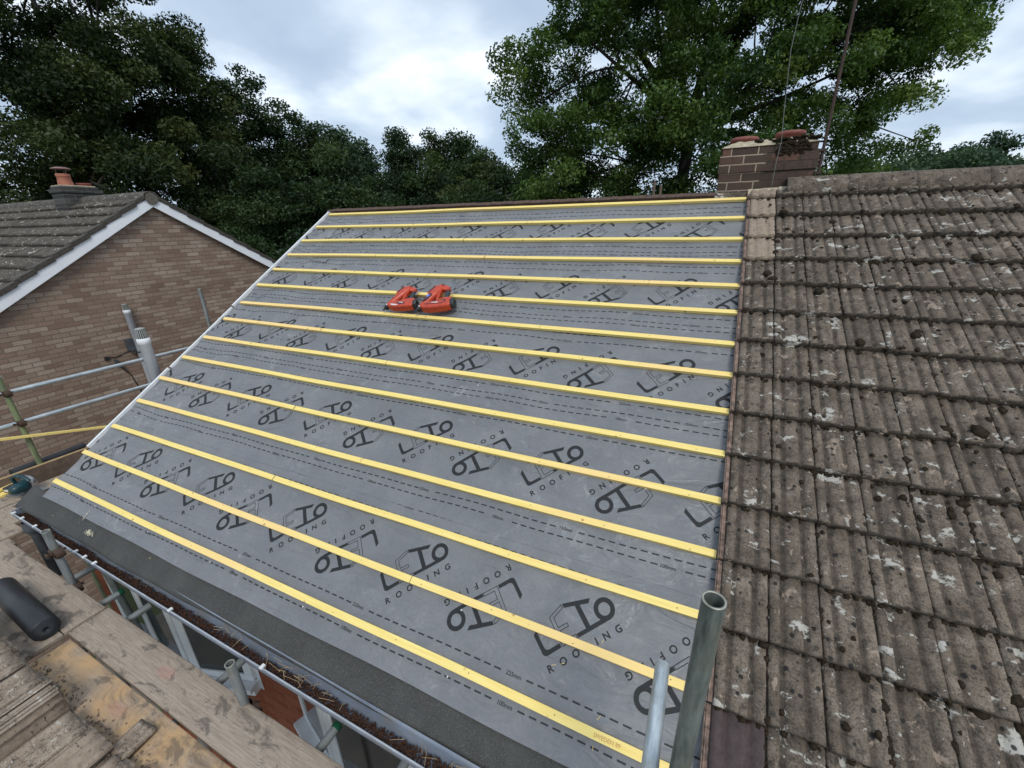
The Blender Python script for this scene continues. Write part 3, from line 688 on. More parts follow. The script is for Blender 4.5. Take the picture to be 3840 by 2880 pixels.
for _ in range(70):
    X = random.triangular(5.5, 5.82, 5.7); sp.append(((X, 3.998, 2.855-random.random()**1.5*.11), (random.uniform(.01, .026), .009, random.uniform(.008, .018)), I3))
cpart(lumps('moss', sp, M['moss']))
# aerial mast and its loose cable beside the chimney
t = empty('aerial_mast', (5.905, 4.02, 2.2), 'rusty aerial mast pole strapped to the right side of the brick chimney', 'mast')
mb = MB(); mb.tube([(0, 0, .1), (0, 0, 2.9)], .0125, 12); mb.build('pole', M['rustmast'], t)
for z in (.38, .56): MB().box((-.03, -.022, z), (.022, .024, z+.02)).build('bracket', M['rustmast'], t)
mb = MB(); P = []
for (a, z) in ((5.556, 2.42), (5.553, 2.55), (5.556, 2.72), (5.565, 2.86), (5.545, 3.1), (5.53, 3.3), (5.512, 3.55), (5.52, 3.72), (5.528, 3.86), (5.60, 4.1), (5.84, 4.35)):
    P.append(Vector((a-5.905, 3.975-4.02 if z < 3 else -.02, z-2.2)))
mb.tube(P, .0032, 6); mb.build('cable', M['cable'], t)
# two little terracotta-brown stubs seen over the ridge
for xx, hh in ((4.44, .14), (4.513, .09)):
    o = MB().box((-.011, -.011, -.3), (.011, .011, hh)).build('timber_post', M['ply'], loc=(xx, 4.4, 2.49))
    tag(o, 'thin brown timber post poking up behind the ridge left of chimney, ' + ('taller of the pair' if hh > .1 else 'shorter of the pair'), 'post')

# moss on the old tiles ---------------------------------------------
sp = []
for _ in range(6500):
    r_ = random.randint(0, 15); vb0 = .523-2*.3052+.3052*r_
    kind = random.random()
    if kind < .42:      # strung along the joints between tiles
        c_ = random.randint(1, 22)
        if math.sin(c_*2.1+r_*1.7) > .2 and random.random() < .8: continue
        u = 5.386+.2005*c_-.001+random.gauss(0, .003); v = vb0+random.random()*.30; s_ = random.uniform(.0045, .012)
    elif kind < .84:    # under the noses
        u = 5.386+random.random()*4.5; v = vb0-random.random()*.014; s_ = random.uniform(.005, .015)
    else:
        u = 5.5+random.random()*4.4; v = random.random()*4.55; s_ = random.uniform(.006, .015)
        if v > 3.6: s_ *= 1.25
    if kind >= .9 and random.random() < .6: continue
    if random.random() < .05: s_ *= random.uniform(1.6, 2.6)
    fr = ((v-vb0) % .3052)/.3052
    if kind < .84 and kind >= .5: fr = 1.0
    h = .050-.0345*fr + (.004 if kind < .42 else .006)
    sp.append((tuple(RP(u, v, h)), (s_*random.uniform(.8, 1.3), s_*random.uniform(.9, 1.7), s_*.45), RF))
o = lumps('roof_moss', sp, M['moss']); tag(o, 'dark clumps of moss growing in the joints of the old tiles', 'moss', kind='stuff')

# gutter --------------------------------------------------------------
def gy(x): return -.0835 - .0105*(x-1)
gut = MB(); n = 60; prof = [(.100, .016), (.094, -.010), (.078, -.058), (.066, -.084), (.050, -.092), (.030, -.092), (.012, -.076), (.003, -.045), (.0, 0)]
vs = []; 
for j in range(n+1):
    x = -.20 + 5.9*j/n
    for a, b in prof: vs.append((x, gy(x)+a, -.075+b))
npf = len(prof); f = []
for j in range(n):
    for k in range(npf-1): i0 = j*npf+k; f.append((i0, i0+1, i0+npf+1, i0+npf))
gut.add(vs, f, 0, True); gut.add([vs[i] for i in range(npf)], [tuple(range(npf))])
g = hp(gut.build('gutter', M['gutter'])); s_ = g.modifiers.new('s', 'SOLIDIFY'); s_.thickness = .003
gl = MB(); gl.tube([(x, gy(x)-.002, -.074) for x in np.linspace(-.20, 5.7, 30)], .0048, 8)
o = gl.build('gutter_lip', M['gutter_lip']); o.parent = g
for x in (-.15, .02, .27, .98, 1.12, 1.27, 2.25, 3.15, 4.34):
    o = MB().box((x-.011, gy(x)-.010, -.078), (x+.011, gy(x)+.018, -.066)).build('gutter_clip', M['white'], bevel=.002); o.parent = g
fa = MB(); fa.box((-.06, .04, -.26), (14, .06, -.035)); hp(fa.build('fascia', M['fascia']))
so_ = MB(); so_.box((-.02, .06, -.26), (14, .33, -.24)); hp(so_.build('soffit', M['upvc']))
# outlet and downpipe at the left end
mb = MB(); mb.revolve([(.05, .02), (.06, -.03), (.062, -.07), (.045, -.09), (.036, -.12), (.034, -.6)], (.0, -.035, -.15), 20); hp(mb.build('downpipe', M['fascia']))
# moss and muck lying in the gutter
sp = []
for _ in range(6500):
    x = random.uniform(-.15, 5.6)
    fill_ = .75 + .25*math.sin(x*2.3+1)*math.cos(x*5.1)
    w_ = random.betavariate(1.3, 1.5); yy = gy(x) + .006 + w_*(.044 + .020*fill_)
    z = -.118 + .018*fill_ + .010*math.sin(x*9)*random.random() + random.random()*.010 - .012*w_
    s_ = random.uniform(.0025, .0075)
    sp.append(((x, yy, z), (s_, s_*random.uniform(.7, 1.2), s_*.8), I3))
o = lumps('gutter_debris', sp, M['debris']); tag(o, 'brown moss and muck filling the gutter along the eaves', 'debris', kind='stuff')
base_ = MB(); base_.box((-.19, gy(1)+.006, -.15), (5.6, gy(5)+.10, -.112))
mb = MB()
for _ in range(60):
    x = random.choice((2.9, 3.3, 4.35, 4.45, 3.45))+random.gauss(0, .14); a = random.uniform(0, 6.28); L_ = random.uniform(.015, .055)
    c = Vector((x, gy(x)+.045+random.uniform(-.02, .03), -.088+random.uniform(0, .012))); d = Vector((math.cos(a), math.sin(a)*.7, random.uniform(-.1, .3)))*L_
    if abs(c.y+d.y-gy(x)-.05) < .05: mb.tube([c-d, c+d*.2+Vector((0, 0, .003)), c+d], .0011, 5)
o = mb.build('dry_straw', M['straw']); tag(o, 'dry straw and twigs scattered on the muck in the gutter', 'straw', kind='stuff')

# bay windows under the eaves -----------------------------------------
def frame_panel(p0, p1, z0, z1, name, panes=1, sill=True, th=.06):
    """window panel from p0 to p1 (plan), its parts under the house"""
    p0 = Vector((*p0, 0)); p1 = Vector((*p1, 0)); L_ = (p1-p0).length; ax = (p1-p0).normalized(); ny = Vector((ax.y, -ax.x, 0))
    M4 = Matrix(((ax.x, ny.x, 0, p0.x), (ax.y, ny.y, 0, p0.y), (0, 0, 1, 0), (0, 0, 0, 1)))
    fr = MB(); b = .075
    fr.box((0, -.03, z0), (L_, .03, z0+b), 0, M4); fr.box((0, -.03, z1-b), (L_, .03, z1), 0, M4)
    xs = [i*L_/panes for i in range(panes+1)]
    for i, xx in enumerate(xs): 
        a = max(0, xx-b/2) if i else 0; c = a+b if i < panes else L_
        if i == panes: a = L_-b
        fr.box((a, -.030, z0+b+.0005), (c, .030, z1-b-.0005), 0, M4)
    fo = hp(fr.build('window_frame', M['upvc'], bevel=.006))
    for i in range(panes):
        a = xs[i]+b*.6; c = xs[i+1]-b*.6
        gk = MB(); gk.box((a-.012, .002, z0+b-.012), (c+.012, .016, z1-b+.012), 0, M4); o = gk.build('gasket', M['gasket']); o.parent = fo
        gk = MB(); gk.box((a+.012, .014, z0+b+.016), (c-.012, .020, z1-b-.014), 0, M4); o = gk.build('pane', M['glass']); o.parent = fo
    if sill:
        s2 = MB(); s2.box((-.02, -.03, z0-.05), (L_+.02, .11, z0-.003), 0, M4); s2.box((-.01, -.03, z0-.13), (L_+.01, .07, z0-.052), 0, M4)
        o = s2.build('sill', M['upvc'], bevel=.006); o.parent = fo
frame_panel((.44, .15), (1.46, .15), -1.43, -.25, 'a', 2)
frame_panel((1.475, .152), (2.02, .325), -1.43, -.25, 'b', 1)
frame_panel((2.62, .325), (3.16, .152), -1.50, -.25, 'c', 1)
frame_panel((3.175, .15), (4.6, .15), -1.50, -.25, 'd', 2)
mb = MB(); mb.prism([(.44, .18), (1.46, .18), (2.0, .33), (.44, .33)], -5.2, -1.57); mb.prism([(2.64, .33), (3.16, .18), (4.6, .18), (4.6, .33)], -5.2, -1.64)
hp(mb.build('bay_wall', M['obrick']))
mb = MB(); mb.box((1.99, .3265, -1.56), (2.07, .345, -.26)); hp(mb.build('wall_trim', M['upvc']))
# soil vent pipe on the gable side of this house
def vent(name, loc, r_, ztop, zbot, mat, capmat):
    t = MB(); t.revolve([(r_, zbot), (r_, ztop-.17), (r_*1.09, ztop-.168), (r_*1.09, ztop-.11), (r_*1.0, ztop-.105)], (0, 0, 0), 28)
    o = t.build(name, mat, loc=loc)
    c = MB(); n = 18
    for k in range(n):
        w0 = 2*math.pi*k/n; w1 = 2*math.pi*(k+.5)/n
        pts = []
        for rr, z in ((r_*1.0, ztop-.105), (r_*.80, ztop-.006)):
            for w in (w0, w1): pts.append((rr*math.cos(w), rr*math.sin(w), z))
        c.add(pts, [(0, 1, 3, 2)])
    c.revolve([(r_*.83, ztop-.010), (r_*.80, ztop), (r_*.3, ztop+.006), (0, ztop+.006)], n=28)
    co = c.build('vent_cowl', capmat); co.parent = o; s2 = co.modifiers.new('s', 'SOLIDIFY'); s2.thickness = .004
    d = MB().revolve([(r_*.75, ztop-.12), (r_*.6, ztop-.02), (0, ztop-.02)], n=20).build('vent_core', M['gasket']); d.parent = o
    return o
o = vent('soil_vent_pipe', (-.29, 1.330, 0), .055, 1.255, -5.1, M['pvc'], M['pvc_dirty'])
hp(o)

# nail heads on the underlay and shavings -------------------------------
r2 = (1960,)
def mem(u, v): return 5.136+(u-5.136)*1.0104, .347+(v-.347)*1.0104
heads = [(4.21, .205), (3.19, .205), (2.3, .205), (1.55, .205), (.77, .205), (.33, .205), (.2, 1.0), (.55, 1.02), (3.02, 3.56), (1.35, 3.64), (4.15, .50), (.7, 1.75), (3.6, 1.98), (4.93, .08), (4.96, 1.43)]
for u, v in heads:
    u, v = mem(u, v); h = float(drape(np.array([u]), np.array([v]))[0])
    mb = MB(); mb.revolve([(0, .004), (.0042, .0035), (.005, .001), (.005, -.001)], n=10, M4=RM.to_3x3().to_4x4())
    hp(mb.build('nail_head', M['white'], loc=None)).location = RP(u, v, h+.0015)
shv = [(4.70, .43, 20), (4.74, .45, 30), (4.95, .31, 60), (.37, .02, 15), (1.75, .07, 70), (4.90, .60, 80), (2.6, 1.2, 40), (4.6, 1.15, 60), (4.95, .2, 100), (.22, .84, 130)]
for i, (u, v, a) in enumerate(shv):
    u, v = mem(u, v); h = float(drape(np.array([u]), np.array([v]))[0]) + (.0035 if v > .1 else -.004)
    L_ = random.uniform(.006, .013); mb = MB()
    c, s_ = math.cos(R(a)), math.sin(R(a)); wd = .0009
    pts = []
    for q, hh in ((-1, 0), (0, .002), (1, .0005)):
        pts += [RM @ Vector((q*L_*c-wd*s_, q*L_*s_+wd*c, hh)), RM @ Vector((q*L_*c+wd*s_, q*L_*s_-wd*c, hh))]
    mb.add(pts, [(0, 1, 3, 2), (2, 3, 5, 4)])
    o = mb.build('wood_shaving', M['batten'], loc=RP(u, v, h)); s2 = o.modifiers.new('s', 'SOLIDIFY'); s2.thickness = .0008
    tag(o, 'thin curl of yellow wood shaving lying on the grey underlay or black eaves felt', 'shaving', 'wood shavings dropped on the new roof')
# white powder spill of sawdust on the felt
sp = []
for cu, cv, n_, sx_, sy_ in ((.93, .028, 120, .045, .012), (.90, .04, 30, .012, .008), (.72, .115, 40, .006, .03)):
    for _ in range(n_):
        u = cu+random.gauss(0, sx_)*.6; v = cv+random.gauss(0, sy_)*.8; s_ = random.uniform(.0012, .0034)
        sp.append((tuple(RP(u, v, -.034 if v < .1 else -.028)), (s_, s_, s_*.6), RF))
o = lumps('sawdust', sp, M['straw'], sub=1); o.data.materials[0] = simple('pale_sawdust', (.72, .68, .48), (.62, .58, .42), 60, .9)
tag(o, 'pale sawdust spilled on the black eaves felt', 'sawdust', kind='stuff')
# offcut of underlay lapped near the fourth batten
u = np.linspace(.48, .76, 12); v = np.linspace(3.50, 3.56, 5)
Ug, Vg = np.meshgrid(u, v, indexing='ij'); Vs = Vg - (Ug-.48)*.06
H = drape(Ug, Vs)+.006+.006*np.clip((Ug-.66)/.1, 0, 1); vs = np.stack([Ug, Vs*CT-H*ST, Vs*ST+H*CT], -1).reshape(-1, 3)
I = np.arange(60).reshape(12, 5); qs = np.stack([I[:-1, :-1], I[1:, :-1], I[1:, 1:], I[:-1, 1:]], -1).reshape(-1, 4)
o = np_mesh('underlay_patch', vs, qs, M['underlay'], smooth=True); s2 = o.modifiers.new('s', 'SOLIDIFY'); s2.thickness = .0012; hp(o)

# ------------------------------------------------------------------ nail guns
def nail_gun(name, org, ang, sc, label, variant):
    """local frame: x = along the barrel from nose to cap, y = across (handle side), z = up off the roof"""
    t = empty(name, (0, 0, 0), label, 'nail gun', 'cordless nail guns lying on the battens')
    t.matrix_world = Matrix.Translation(RP(org[0], org[1], .012)) @ RM.to_3x3().to_4x4() @ Matrix.Rotation(R(ang), 4, 'Z') @ Matrix.Scale(sc, 4)
    def bp(polys, mat, nm, bev=.006):
        mb = MB()
        for poly, lo, hi in polys: mb.prism(poly, lo, hi)
        return mb.build(nm, mat, t, bevel=bev, seg=3)
    X = Matrix(((0, 0, 1, 0), (0, 1, 0, 0), (-1, 0, 0, 0), (0, 0, 0, 1)))
    # barrel housing: long rounded tube tapering to the nose
    mb = MB(); A = [(.0, .03), (.016, .035), (.028, .06), (.034, .12), (.040, .19), (.044, .23), (.044, .335), (.036, .372), (.0, .376)]
    RX = Matrix.Rotation(R(90), 4, 'Y')
    mb.revolve([(r_, z) for r_, z in A], (0, 0, .046), 24, M4=RX); mb.build('housing', M['orange'], t)
    bp([([(.20, .030), (.225, .066), (.335, .066), (.35, .030)], .026, .078)], M['orange'], 'fuel_cell_cover')
    bp([([(.235, .040), (.325, .040), (.325, .060), (.235, .060)], .078, .0795)], M['maroon'], 'side_label', .0005)
    bp([([(.12, -.022), (.215, -.026), (.225, .010), (.13, .012)], .086, .0895)], M['maroon'], 'top_panel', .0015) if variant == 2 else None
    # handle head and the dark rubber grip running back to the magazine
    bp([([(.375, -.01), (.392, -.05), (.385, -.105), (.345, -.120), (.325, -.075), (.33, -.02)], .020, .074)], M['orange'], 'handle_head', .01)
    mb = MB(); mb.tube([(.352, -.100, .046), (.31, -.128, .046), (.265, -.150, .046), (.215, -.180, .046), (.185, -.195, .046)], [.019, .023, .021, .023, .021], 16)
    mb.build('grip', M['greyrubber'], t)
    bp([([(.33, -.045), (.30, -.050), (.20, -.105), (.165, -.125), (.16, -.105), (.20, -.080), (.29, -.03), (.33, -.025)], .030, .064)], M['orange'], 'handle_web', .004)
    mb = MB(); mb.tube([(.385, -.080, .066), (.398, -.120, .064), (.370, -.152, .060), (.32, -.165, .055)], .006, 8); mb.build('rafter_hook', M['steel'], t)
    # magazine and battery housing: from the nose out sideways, fat at the far end
    bp([([(.03, -.035), (.066, .010), (.118, -.045), (.160, -.105), (.235, -.165), (.270, -.215), (.268, -.245), (.20, -.292), (.165, -.285), (.10, -.195), (.048, -.10)], .006, .088)], M['orange'], 'magazine', .016)
    if variant == 1:
        bp([([(.105, -.095), (.145, -.135), (.175, -.19), (.150, -.205), (.115, -.165)], .088, .0895)], M['maroon'], 'magazine_label', .0004)
        bp([([(.128, -.125), (.139, -.134), (.158, -.178), (.148, -.183)], .0896, .0905)], M['white'], 'lettering', .0003)
        bp([([(.060, -.055), (.075, -.070), (.108, -.150), (.092, -.145), (.066, -.105)], .088, .0895)], M['white'], 'sticker', .0004)
    else:
        bp([([(.070, -.045), (.155, -.120), (.215, -.195), (.205, -.235), (.160, -.215), (.10, -.115)], .088, .0893)], M['maroon'], 'magazine_label', .0004)
        bp([([(.090, -.070), (.152, -.130), (.200, -.198), (.194, -.220), (.164, -.203), (.11, -.113)], .0893, .0899)], M['orange'], 'label_inset', .0003)
        bp([([(.118, -.105), (.128, -.108), (.158, -.165), (.147, -.170)], .0899, .0906)], M['white'], 'lettering', .0003)
        bp([([(.165, -.012), (.20, -.012), (.20, .018), (.165, .018)], .0885, .0905)], M['bluelabel'], 'sticker', .0004)
        bp([([(.105, -.010), (.135, -.010), (.135, .014), (.105, .014)], .078, .0815)], M['gasket'], 'badge', .0004)
    dirv = Vector((.56, -.83, 0)).normalized(); q_ = dirv.to_track_quat('Z', 'Y').to_matrix().to_4x4()
    mb = MB(); mb.revolve([(0, 0), (.044, 0), (.049, .006), (.049, .030), (.042, .040), (.022, .041), (.018, .030), (0, .030)], Vector((.222, -.262, .047)) , 24 if variant == 2 else 8, M4=q_, smooth=variant == 2)
    mb.build('end_cap', M['darkplastic'], t)
    bp([([(.055, -.020), (.055, .022), (.028, .016), (.008, .010), (.008, -.012), (.028, -.032)], .018, .066), ([(.012, -.007), (.012, .008), (-.020, .006), (-.020, -.005)], .030, .050)], M['darkplastic'], 'nose')
    bp([([(.040, -.008), (.056, -.008), (.056, .010), (.040, .010)], .066, .070)], M['white'], 'depth_dial', .001)
    mb = MB(); mb.revolve([(0, 0), (.024, 0), (.026, .010), (.020, .022), (0, .024)], (.374, .004, .046), 18, M4=RX); mb.build('cylinder_cap', M['darkplastic'], t)
    return t
nail_gun('nail_gun', (2.262, 2.672), 66, .93, 'orange cordless nail gun with white flash on its magazine, left of the other', 1)
nail_gun('nail_gun', (2.655, 2.672), 72, 1.0, 'orange cordless nail gun right of the other, blue sticker on its barrel', 2)

# ------------------------------------------------------------------ scaffold
scaf = empty('scaffold', (1.15, -.184, -5.2), 'galvanised tube scaffold with guard rails standing round the eaves and gable', 'scaffold')
def sp_(o): o.parent = scaf; o.matrix_parent_inverse = Matrix.Translation((-1.15, .184, 5.2)); return o
def pipe(p0, p1, mat, name, r_=.02415, hollow0=False, hollow1=False, cap1=None, rim=None):
    p0 = Vector(p0); p1 = Vector(p1); d = (p1-p0); L_ = d.length; q = d.to_track_quat('Z', 'Y').to_matrix().to_4x4()
    mb = MB(); ri = r_-.004
    pr = [(r_, 0), (r_, L_)]
    if hollow1: pr += [(ri, L_), (ri, L_-.25)]; 
    else: pr += [(0, L_)]
    if hollow0: pr = [(ri, .25), (ri, 0)] + pr
    else: pr = [(0, 0)] + pr
    mb.revolve(pr, (0, 0, 0), 28, smooth=True); o = mb.build(name, mat)
    for i_, pgn in enumerate(o.data.polygons): pass
    es = o.modifiers.new('e', 'EDGE_SPLIT'); es.split_angle = R(35)
    o.matrix_world = Matrix.Translation(p0) @ q
    loc = o.matrix_world.copy(); o.parent = scaf; o.matrix_parent_inverse = Matrix.Translation((-1.15, .184, 5.2)); o.matrix_basis = loc
    if hollow1:   # bright cut rim
        c = MB().revolve([(r_+.0004, L_-.0012), (r_+.0004, L_+.0006), (ri-.0003, L_+.0006), (ri-.0003, L_-.0012)], n=28).build('cut_end', rim or M['galv_rim']); c.parent = o
    if cap1: 
        c = MB().revolve([(r_+.002, L_-.028), (r_+.002, L_), (r_-.004, L_+.004), (0, L_+.004)], n=24).build('end_cap', cap1); c.parent = o
    return o
pipe((5.235, -.205, -5.2), (5.235, -.205, 1.475), M['galv_green'], 'standard', hollow1=True)
pipe((5.168, -1.6, .745), (5.168, .175, .745), M['galv_bright'], 'guard_rail')
pipe((1.01, -.175, -5.2), (1.01, -.175, .205), M['galv'], 'standard', hollow1=True)
pipe((3.055, -.200, -5.2), (3.055, -.200, .026), M['galv'], 'standard', hollow1=True)
for xx, cap, y1 in ((1.375, M['plastic_green'], -.035), (1.72, None, -.026), (2.755, None, -.010), (3.60, M['plastic_green'], -.045), (4.05, None, -.03), (.86, None, .05)):
    pipe((xx, -1.6, -.35), (xx, y1, -.35), M['galv'], 'transom', cap1=cap, hollow1=cap is None)
pipe((-.9, -.16, -.55), (6, -.16, -.55), M['galv'], 'ledger'); pipe((1.6, .1, -5.2), (.75, .07, -.4), M['galv'], 'brace')
# gable side lift
pipe((-1.5, .51, -5.2), (-1.5, .51, .82), M['mossy'], 'standard', hollow1=True)
pipe((-1.5, 2.69, -5.2), (-1.5, 2.69, 1.43), M['galv'], 'standard', hollow1=True)
pipe((-1.5, -1.2, .640), (-1.5, 3.2, .640), M['galv_bright'], 'guard_rail'); pipe((-1.5, -1.2, .292), (-1.5, 3.2, .292), M['galv_bright'], 'guard_rail')
pipe((-1.45, -1, -.47), (-1.45, 3.2, -.47), M['galv'], 'ledger')
def coupler(c, s=1.0):
    mb = MB(); mb.revolve([(.027, -.026), (.036, -.026), (.038, 0), (.036, .026), (.027, .026)], c, 14)
    mb.revolve([(.027, -.026), (.036, -.026), (.038, 0), (.036, .026), (.027, .026)], (c[0]+.05, c[1], c[2]), 14, M4=Matrix.Rotation(R(90), 4, 'X'))
    mb.tube([(c[0]+.02, c[1]-.05, c[2]), (c[0]+.02, c[1]+.05, c[2])], .009, 8); mb.box((c[0]-.01, c[1]-.06, c[2]-.014), (c[0]+.035, c[1]-.045, c[2]+.014))
    sp_(mb.build('coupler', M['rust'], bevel=.002))
for z in (.640, .292): coupler((-1.5, .51, z))
coupler((1.01, -.175, .02)); coupler((3.07, -.195, -.33)); coupler((1.01, -.175, -.32)); coupler((5.235, -.205, .70))

# boards, one thing each
def board(x0, x1, y0, y1, z1, label, along='x', warm=0., tilt=0, th=.038, name='scaffold_board'):
    cx_, cy_ = (x0+x1)/2, (y0+y1)/2; nx, ny = (40, 5) if along == 'x' else (5, 40)
    V = []; hx = (x1-x0)/2; hy = (y1-y0)/2; ph = random.random()*6
    for k_, zz_ in enumerate((-th, 0)):
        for i in range(nx+1):
            for j in range(ny+1):
                a = -1+2*i/nx; b = -1+2*j/ny; l_ = a if along == 'x' else b; c_ = b if along == 'x' else a
                V.append((a*hx, b*hy, zz_ + .002*math.sin(l_*3+ph) - .0015*c_*c_))
    I = np.arange(2*(nx+1)*(ny+1)).reshape(2, nx+1, ny+1); A_, B_ = I[0], I[1]
    q = [np.stack([B_[:-1, :-1], B_[1:, :-1], B_[1:, 1:], B_[:-1, 1:]], -1).reshape(-1, 4), np.stack([A_[:-1, :-1], A_[:-1, 1:], A_[1:, 1:], A_[1:, :-1]], -1).reshape(-1, 4),
         np.stack([A_[:-1, 0], A_[1:, 0], B_[1:, 0], B_[:-1, 0]], -1), np.stack([A_[:-1, -1], B_[:-1, -1], B_[1:, -1], A_[1:, -1]], -1),
         np.stack([A_[0, :-1], B_[0, :-1], B_[0, 1:], A_[0, 1:]], -1), np.stack([A_[-1, :-1], A_[-1, 1:], B_[-1, 1:], B_[-1, :-1]], -1)]
    o = np_mesh(name, np.array(V), np.concatenate(q), M['board'] if along == 'x' else M['board_y'], attrs={'warm': np.full(len(V), warm)})
    o.location = (cx_, cy_, z1); o.rotation_euler = (0, 0, tilt)
    bv = o.modifiers.new('b', 'BEVEL'); bv.width = .005; bv.segments = 2; bv.limit_method = 'ANGLE'
    return tag(o, label, 'board', 'scaffold boards laid along the scaffold')
M['board_y'] = M['board']
BT = -.0095
board(1.545, 5.5, -.418, -.195, -.283, 'grey scaffold board nearest the gutter with a faint red paint stain and dark smudges', tilt=BT)
board(-.1, 1.528, -.405, -.180, -.281, 'grey scaffold board nearest the gutter beyond the black roll', tilt=BT)
board(1.62, 5.4, -.655, -.432, -.283, 'yellow stained scaffold board covered in dirt beside the stacked tiles', tilt=BT, warm=.85)
board(.30, 1.528, -.640, -.412, -.283, 'grey scaffold board lying under the black roll', tilt=BT)
board(.1, 5.3, -.895, -.667, -.283, 'scaffold board under the far ends of the stacked tiles', tilt=BT)
board(.1, 5.3, -1.13, -.905, -.283, 'scaffold board under the middle of the stacked tiles', tilt=BT)
board(-.78, -.555, -1.3, 1.2, -.34, 'pale scaffold board ending short beyond the end of the gutter', along='y', warm=.1)
board(-.53, -.305, -1.3, -.03, -.33, 'short pale scaffold board below the gutter outlet', along='y', warm=.1)
board(-.28, -.13, -1.3, -.14, -.33, 'narrow scaffold board beside the gutter outlet', along='y')
board(-1.04, -.80, -1.3, 3.2, -.36, 'scaffold board in the gable walkway beside the house', along='y')
board(-1.30, -1.06, -1.3, 3.2, -.36, 'scaffold board in the gable walkway under the saw', along='y')
mb = MB(); mb.box((-.018, -2.2, -.11), (.018, 2.2, .11)); o = mb.build('toe_board', M['ply'], loc=(-1.46, 1.1, -.34), bevel=.003)
tag(o, 'brown toe board standing on edge along the gable walkway', 'board')
o2 = MB().box((-.02, -2.2, .1105), (.02, 2.2, .118)).build('pale_edge', M['straw'], o)
# membrane roll left over on the toe-board side, saw, battens
mb = MB(); mb.tube([(-1.58, .30, -.26), (-1.62, .95, -.26)], .055, 24); o = mb.build('membrane_roll', M['rollblack']); tag(o, 'small dark roll of membrane lying by the toe board behind the saw', 'membrane roll')

# black roll on the boards
t = empty('black_roll', (1.485, -.462, -.283+.073), 'thick black roll of damp proof felt lying on the scaffold boards', 'roll')
mb = MB(); ax = Matrix.Rotation(R(-90), 4, 'Y') @ Matrix.Rotation(R(0), 4, 'Z')
RR = .073; prof = [(.019, .0), (.019, .0), (RR-.004, -.001), (RR, .004), (RR, .776), (RR-.004, .78), (.019, .78)]
# spiral end
n = 40; 
AX = Matrix.Rotation(R(180-2.2), 4, 'Z') @ Matrix.Rotation(R(90), 4, 'Y')
mb.revolve(prof, (0, 0, 0), 40, M4=AX); mb.revolve([(.017, 0), (.015, 1.0)], (0, 0, 0), 24, mi=1, M4=AX)
mb.build('felt', [M['rollblack'], M['darkplastic']], t)
mb = MB()
for k in range(8):
    r_ = .024+.006*k; P = [AX @ Vector((r_*math.cos(a), (r_)*math.sin(a), -.0016)) for a in np.linspace(.4*k, .4*k+5.6, 26)]
    mb.tube(P, .0007, 5)
mb.build('spiral_edge', M['greyrubber'], t)
mb = MB(); mb.revolve([(.0165, -.001), (.0165, .25), (.0135, .25), (.0135, -.001), (.0165, -.001)], n=24, M4=AX); mb.build('core', M['greyrubber'], t)

# stacked old tiles ------------------------------------------------------
def tile_mesh():
    L_ = .38; wd = .2; PT = PROF; V = []; 
    ys = np.linspace(0, -L_, 7)
    for y in ys:
        for (a, h) in PT: V.append((a, y+random.gauss(0, .0006), .016+h+random.gauss(0, .0006)))
    for y in ys:
        for (a, h) in PT: V.append((a, y, .002+h*.6))
    n = len(PT); m_ = len(ys); I = np.arange(2*m_*n).reshape(2, m_, n)
    A_, B_ = I[1], I[0]
    q = [np.stack([B_[:-1, :-1], B_[1:, :-1], B_[1:, 1:], B_[:-1, 1:]], -1).reshape(-1, 4), np.stack([A_[:-1, :-1], A_[:-1, 1:], A_[1:, 1:], A_[1:, :-1]], -1).reshape(-1, 4),
         np.stack([A_[0, :-1], B_[0, :-1], B_[0, 1:], A_[0, 1:]], -1), np.stack([A_[-1, :-1], A_[-1, 1:], B_[-1, 1:], B_[-1, :-1]], -1),
         np.stack([A_[:-1, 0], A_[1:, 0], B_[1:, 0], B_[:-1, 0]], -1), np.stack([A_[:-1, -1], B_[:-1, -1], B_[1:, -1], A_[1:, -1]], -1)]
    return np.array(V), np.concatenate(q)
M['oldtile'] = m_tile('old_tile', .0, ((.17, .125, .095), (.27, .21, .16), (.36, .29, .225)))
TV, TQ = tile_mesh()
tmesh = {}
for key, cl_, tn in (('grey', 0., .62), ('pale', .6, .7), ('light', 0., 1.)):
    o = np_mesh('roof_tile', TV, TQ, M['oldtile'], attrs={'tone': np.full(len(TV), tn), 'clean': np.full(len(TV), cl_)}); tmesh[key] = o.data; bpy.data.objects.remove(o)
def put_tile(x, y, z, kind='grey', rx=0, ry=0, rz=0, label=None, group=None):
    o = bpy.data.objects.new('roof_tile', tmesh[kind]); COL.objects.link(o); o.location = (x, y, z); o.rotation_euler = (R(rx), R(ry), R(rz))
    return tag(o, label, 'roof tile', group)
GL = 'old roof tiles stacked on the scaffold boards'
def stack(x, y, n_, kinds, where, dz=.0235, z0=-.281):
    for k in range(n_):
        lab = ('old ribbed concrete tile on top of the flat stack ' if k == n_-1 else 'old ribbed concrete tile lower down in the flat stack ') + where
        put_tile(x+random.gauss(0, .006), y+random.gauss(0, .010), z0+k*dz, kinds[k % len(kinds)], rz=random.gauss(0, 1.2), rx=random.gauss(0, .3), label=lab, group=GL)
stack(.93, -.60, 7, ['grey', 'light'], 'at the far end of the pile by the roll')
stack(1.15, -.62, 7, ['grey', 'light', 'grey'], 'second from the far end of the pile')
stack(1.40, -.635, 7, ['light', 'grey'], 'just beyond the end of the yellow stained board')
stack(1.63, -.635, 8, ['grey', 'grey', 'light'], 'by the corner of the yellow stained board')
stack(1.87, -.63, 8, ['light', 'grey'], 'on the far side of the tiles stood on edge')
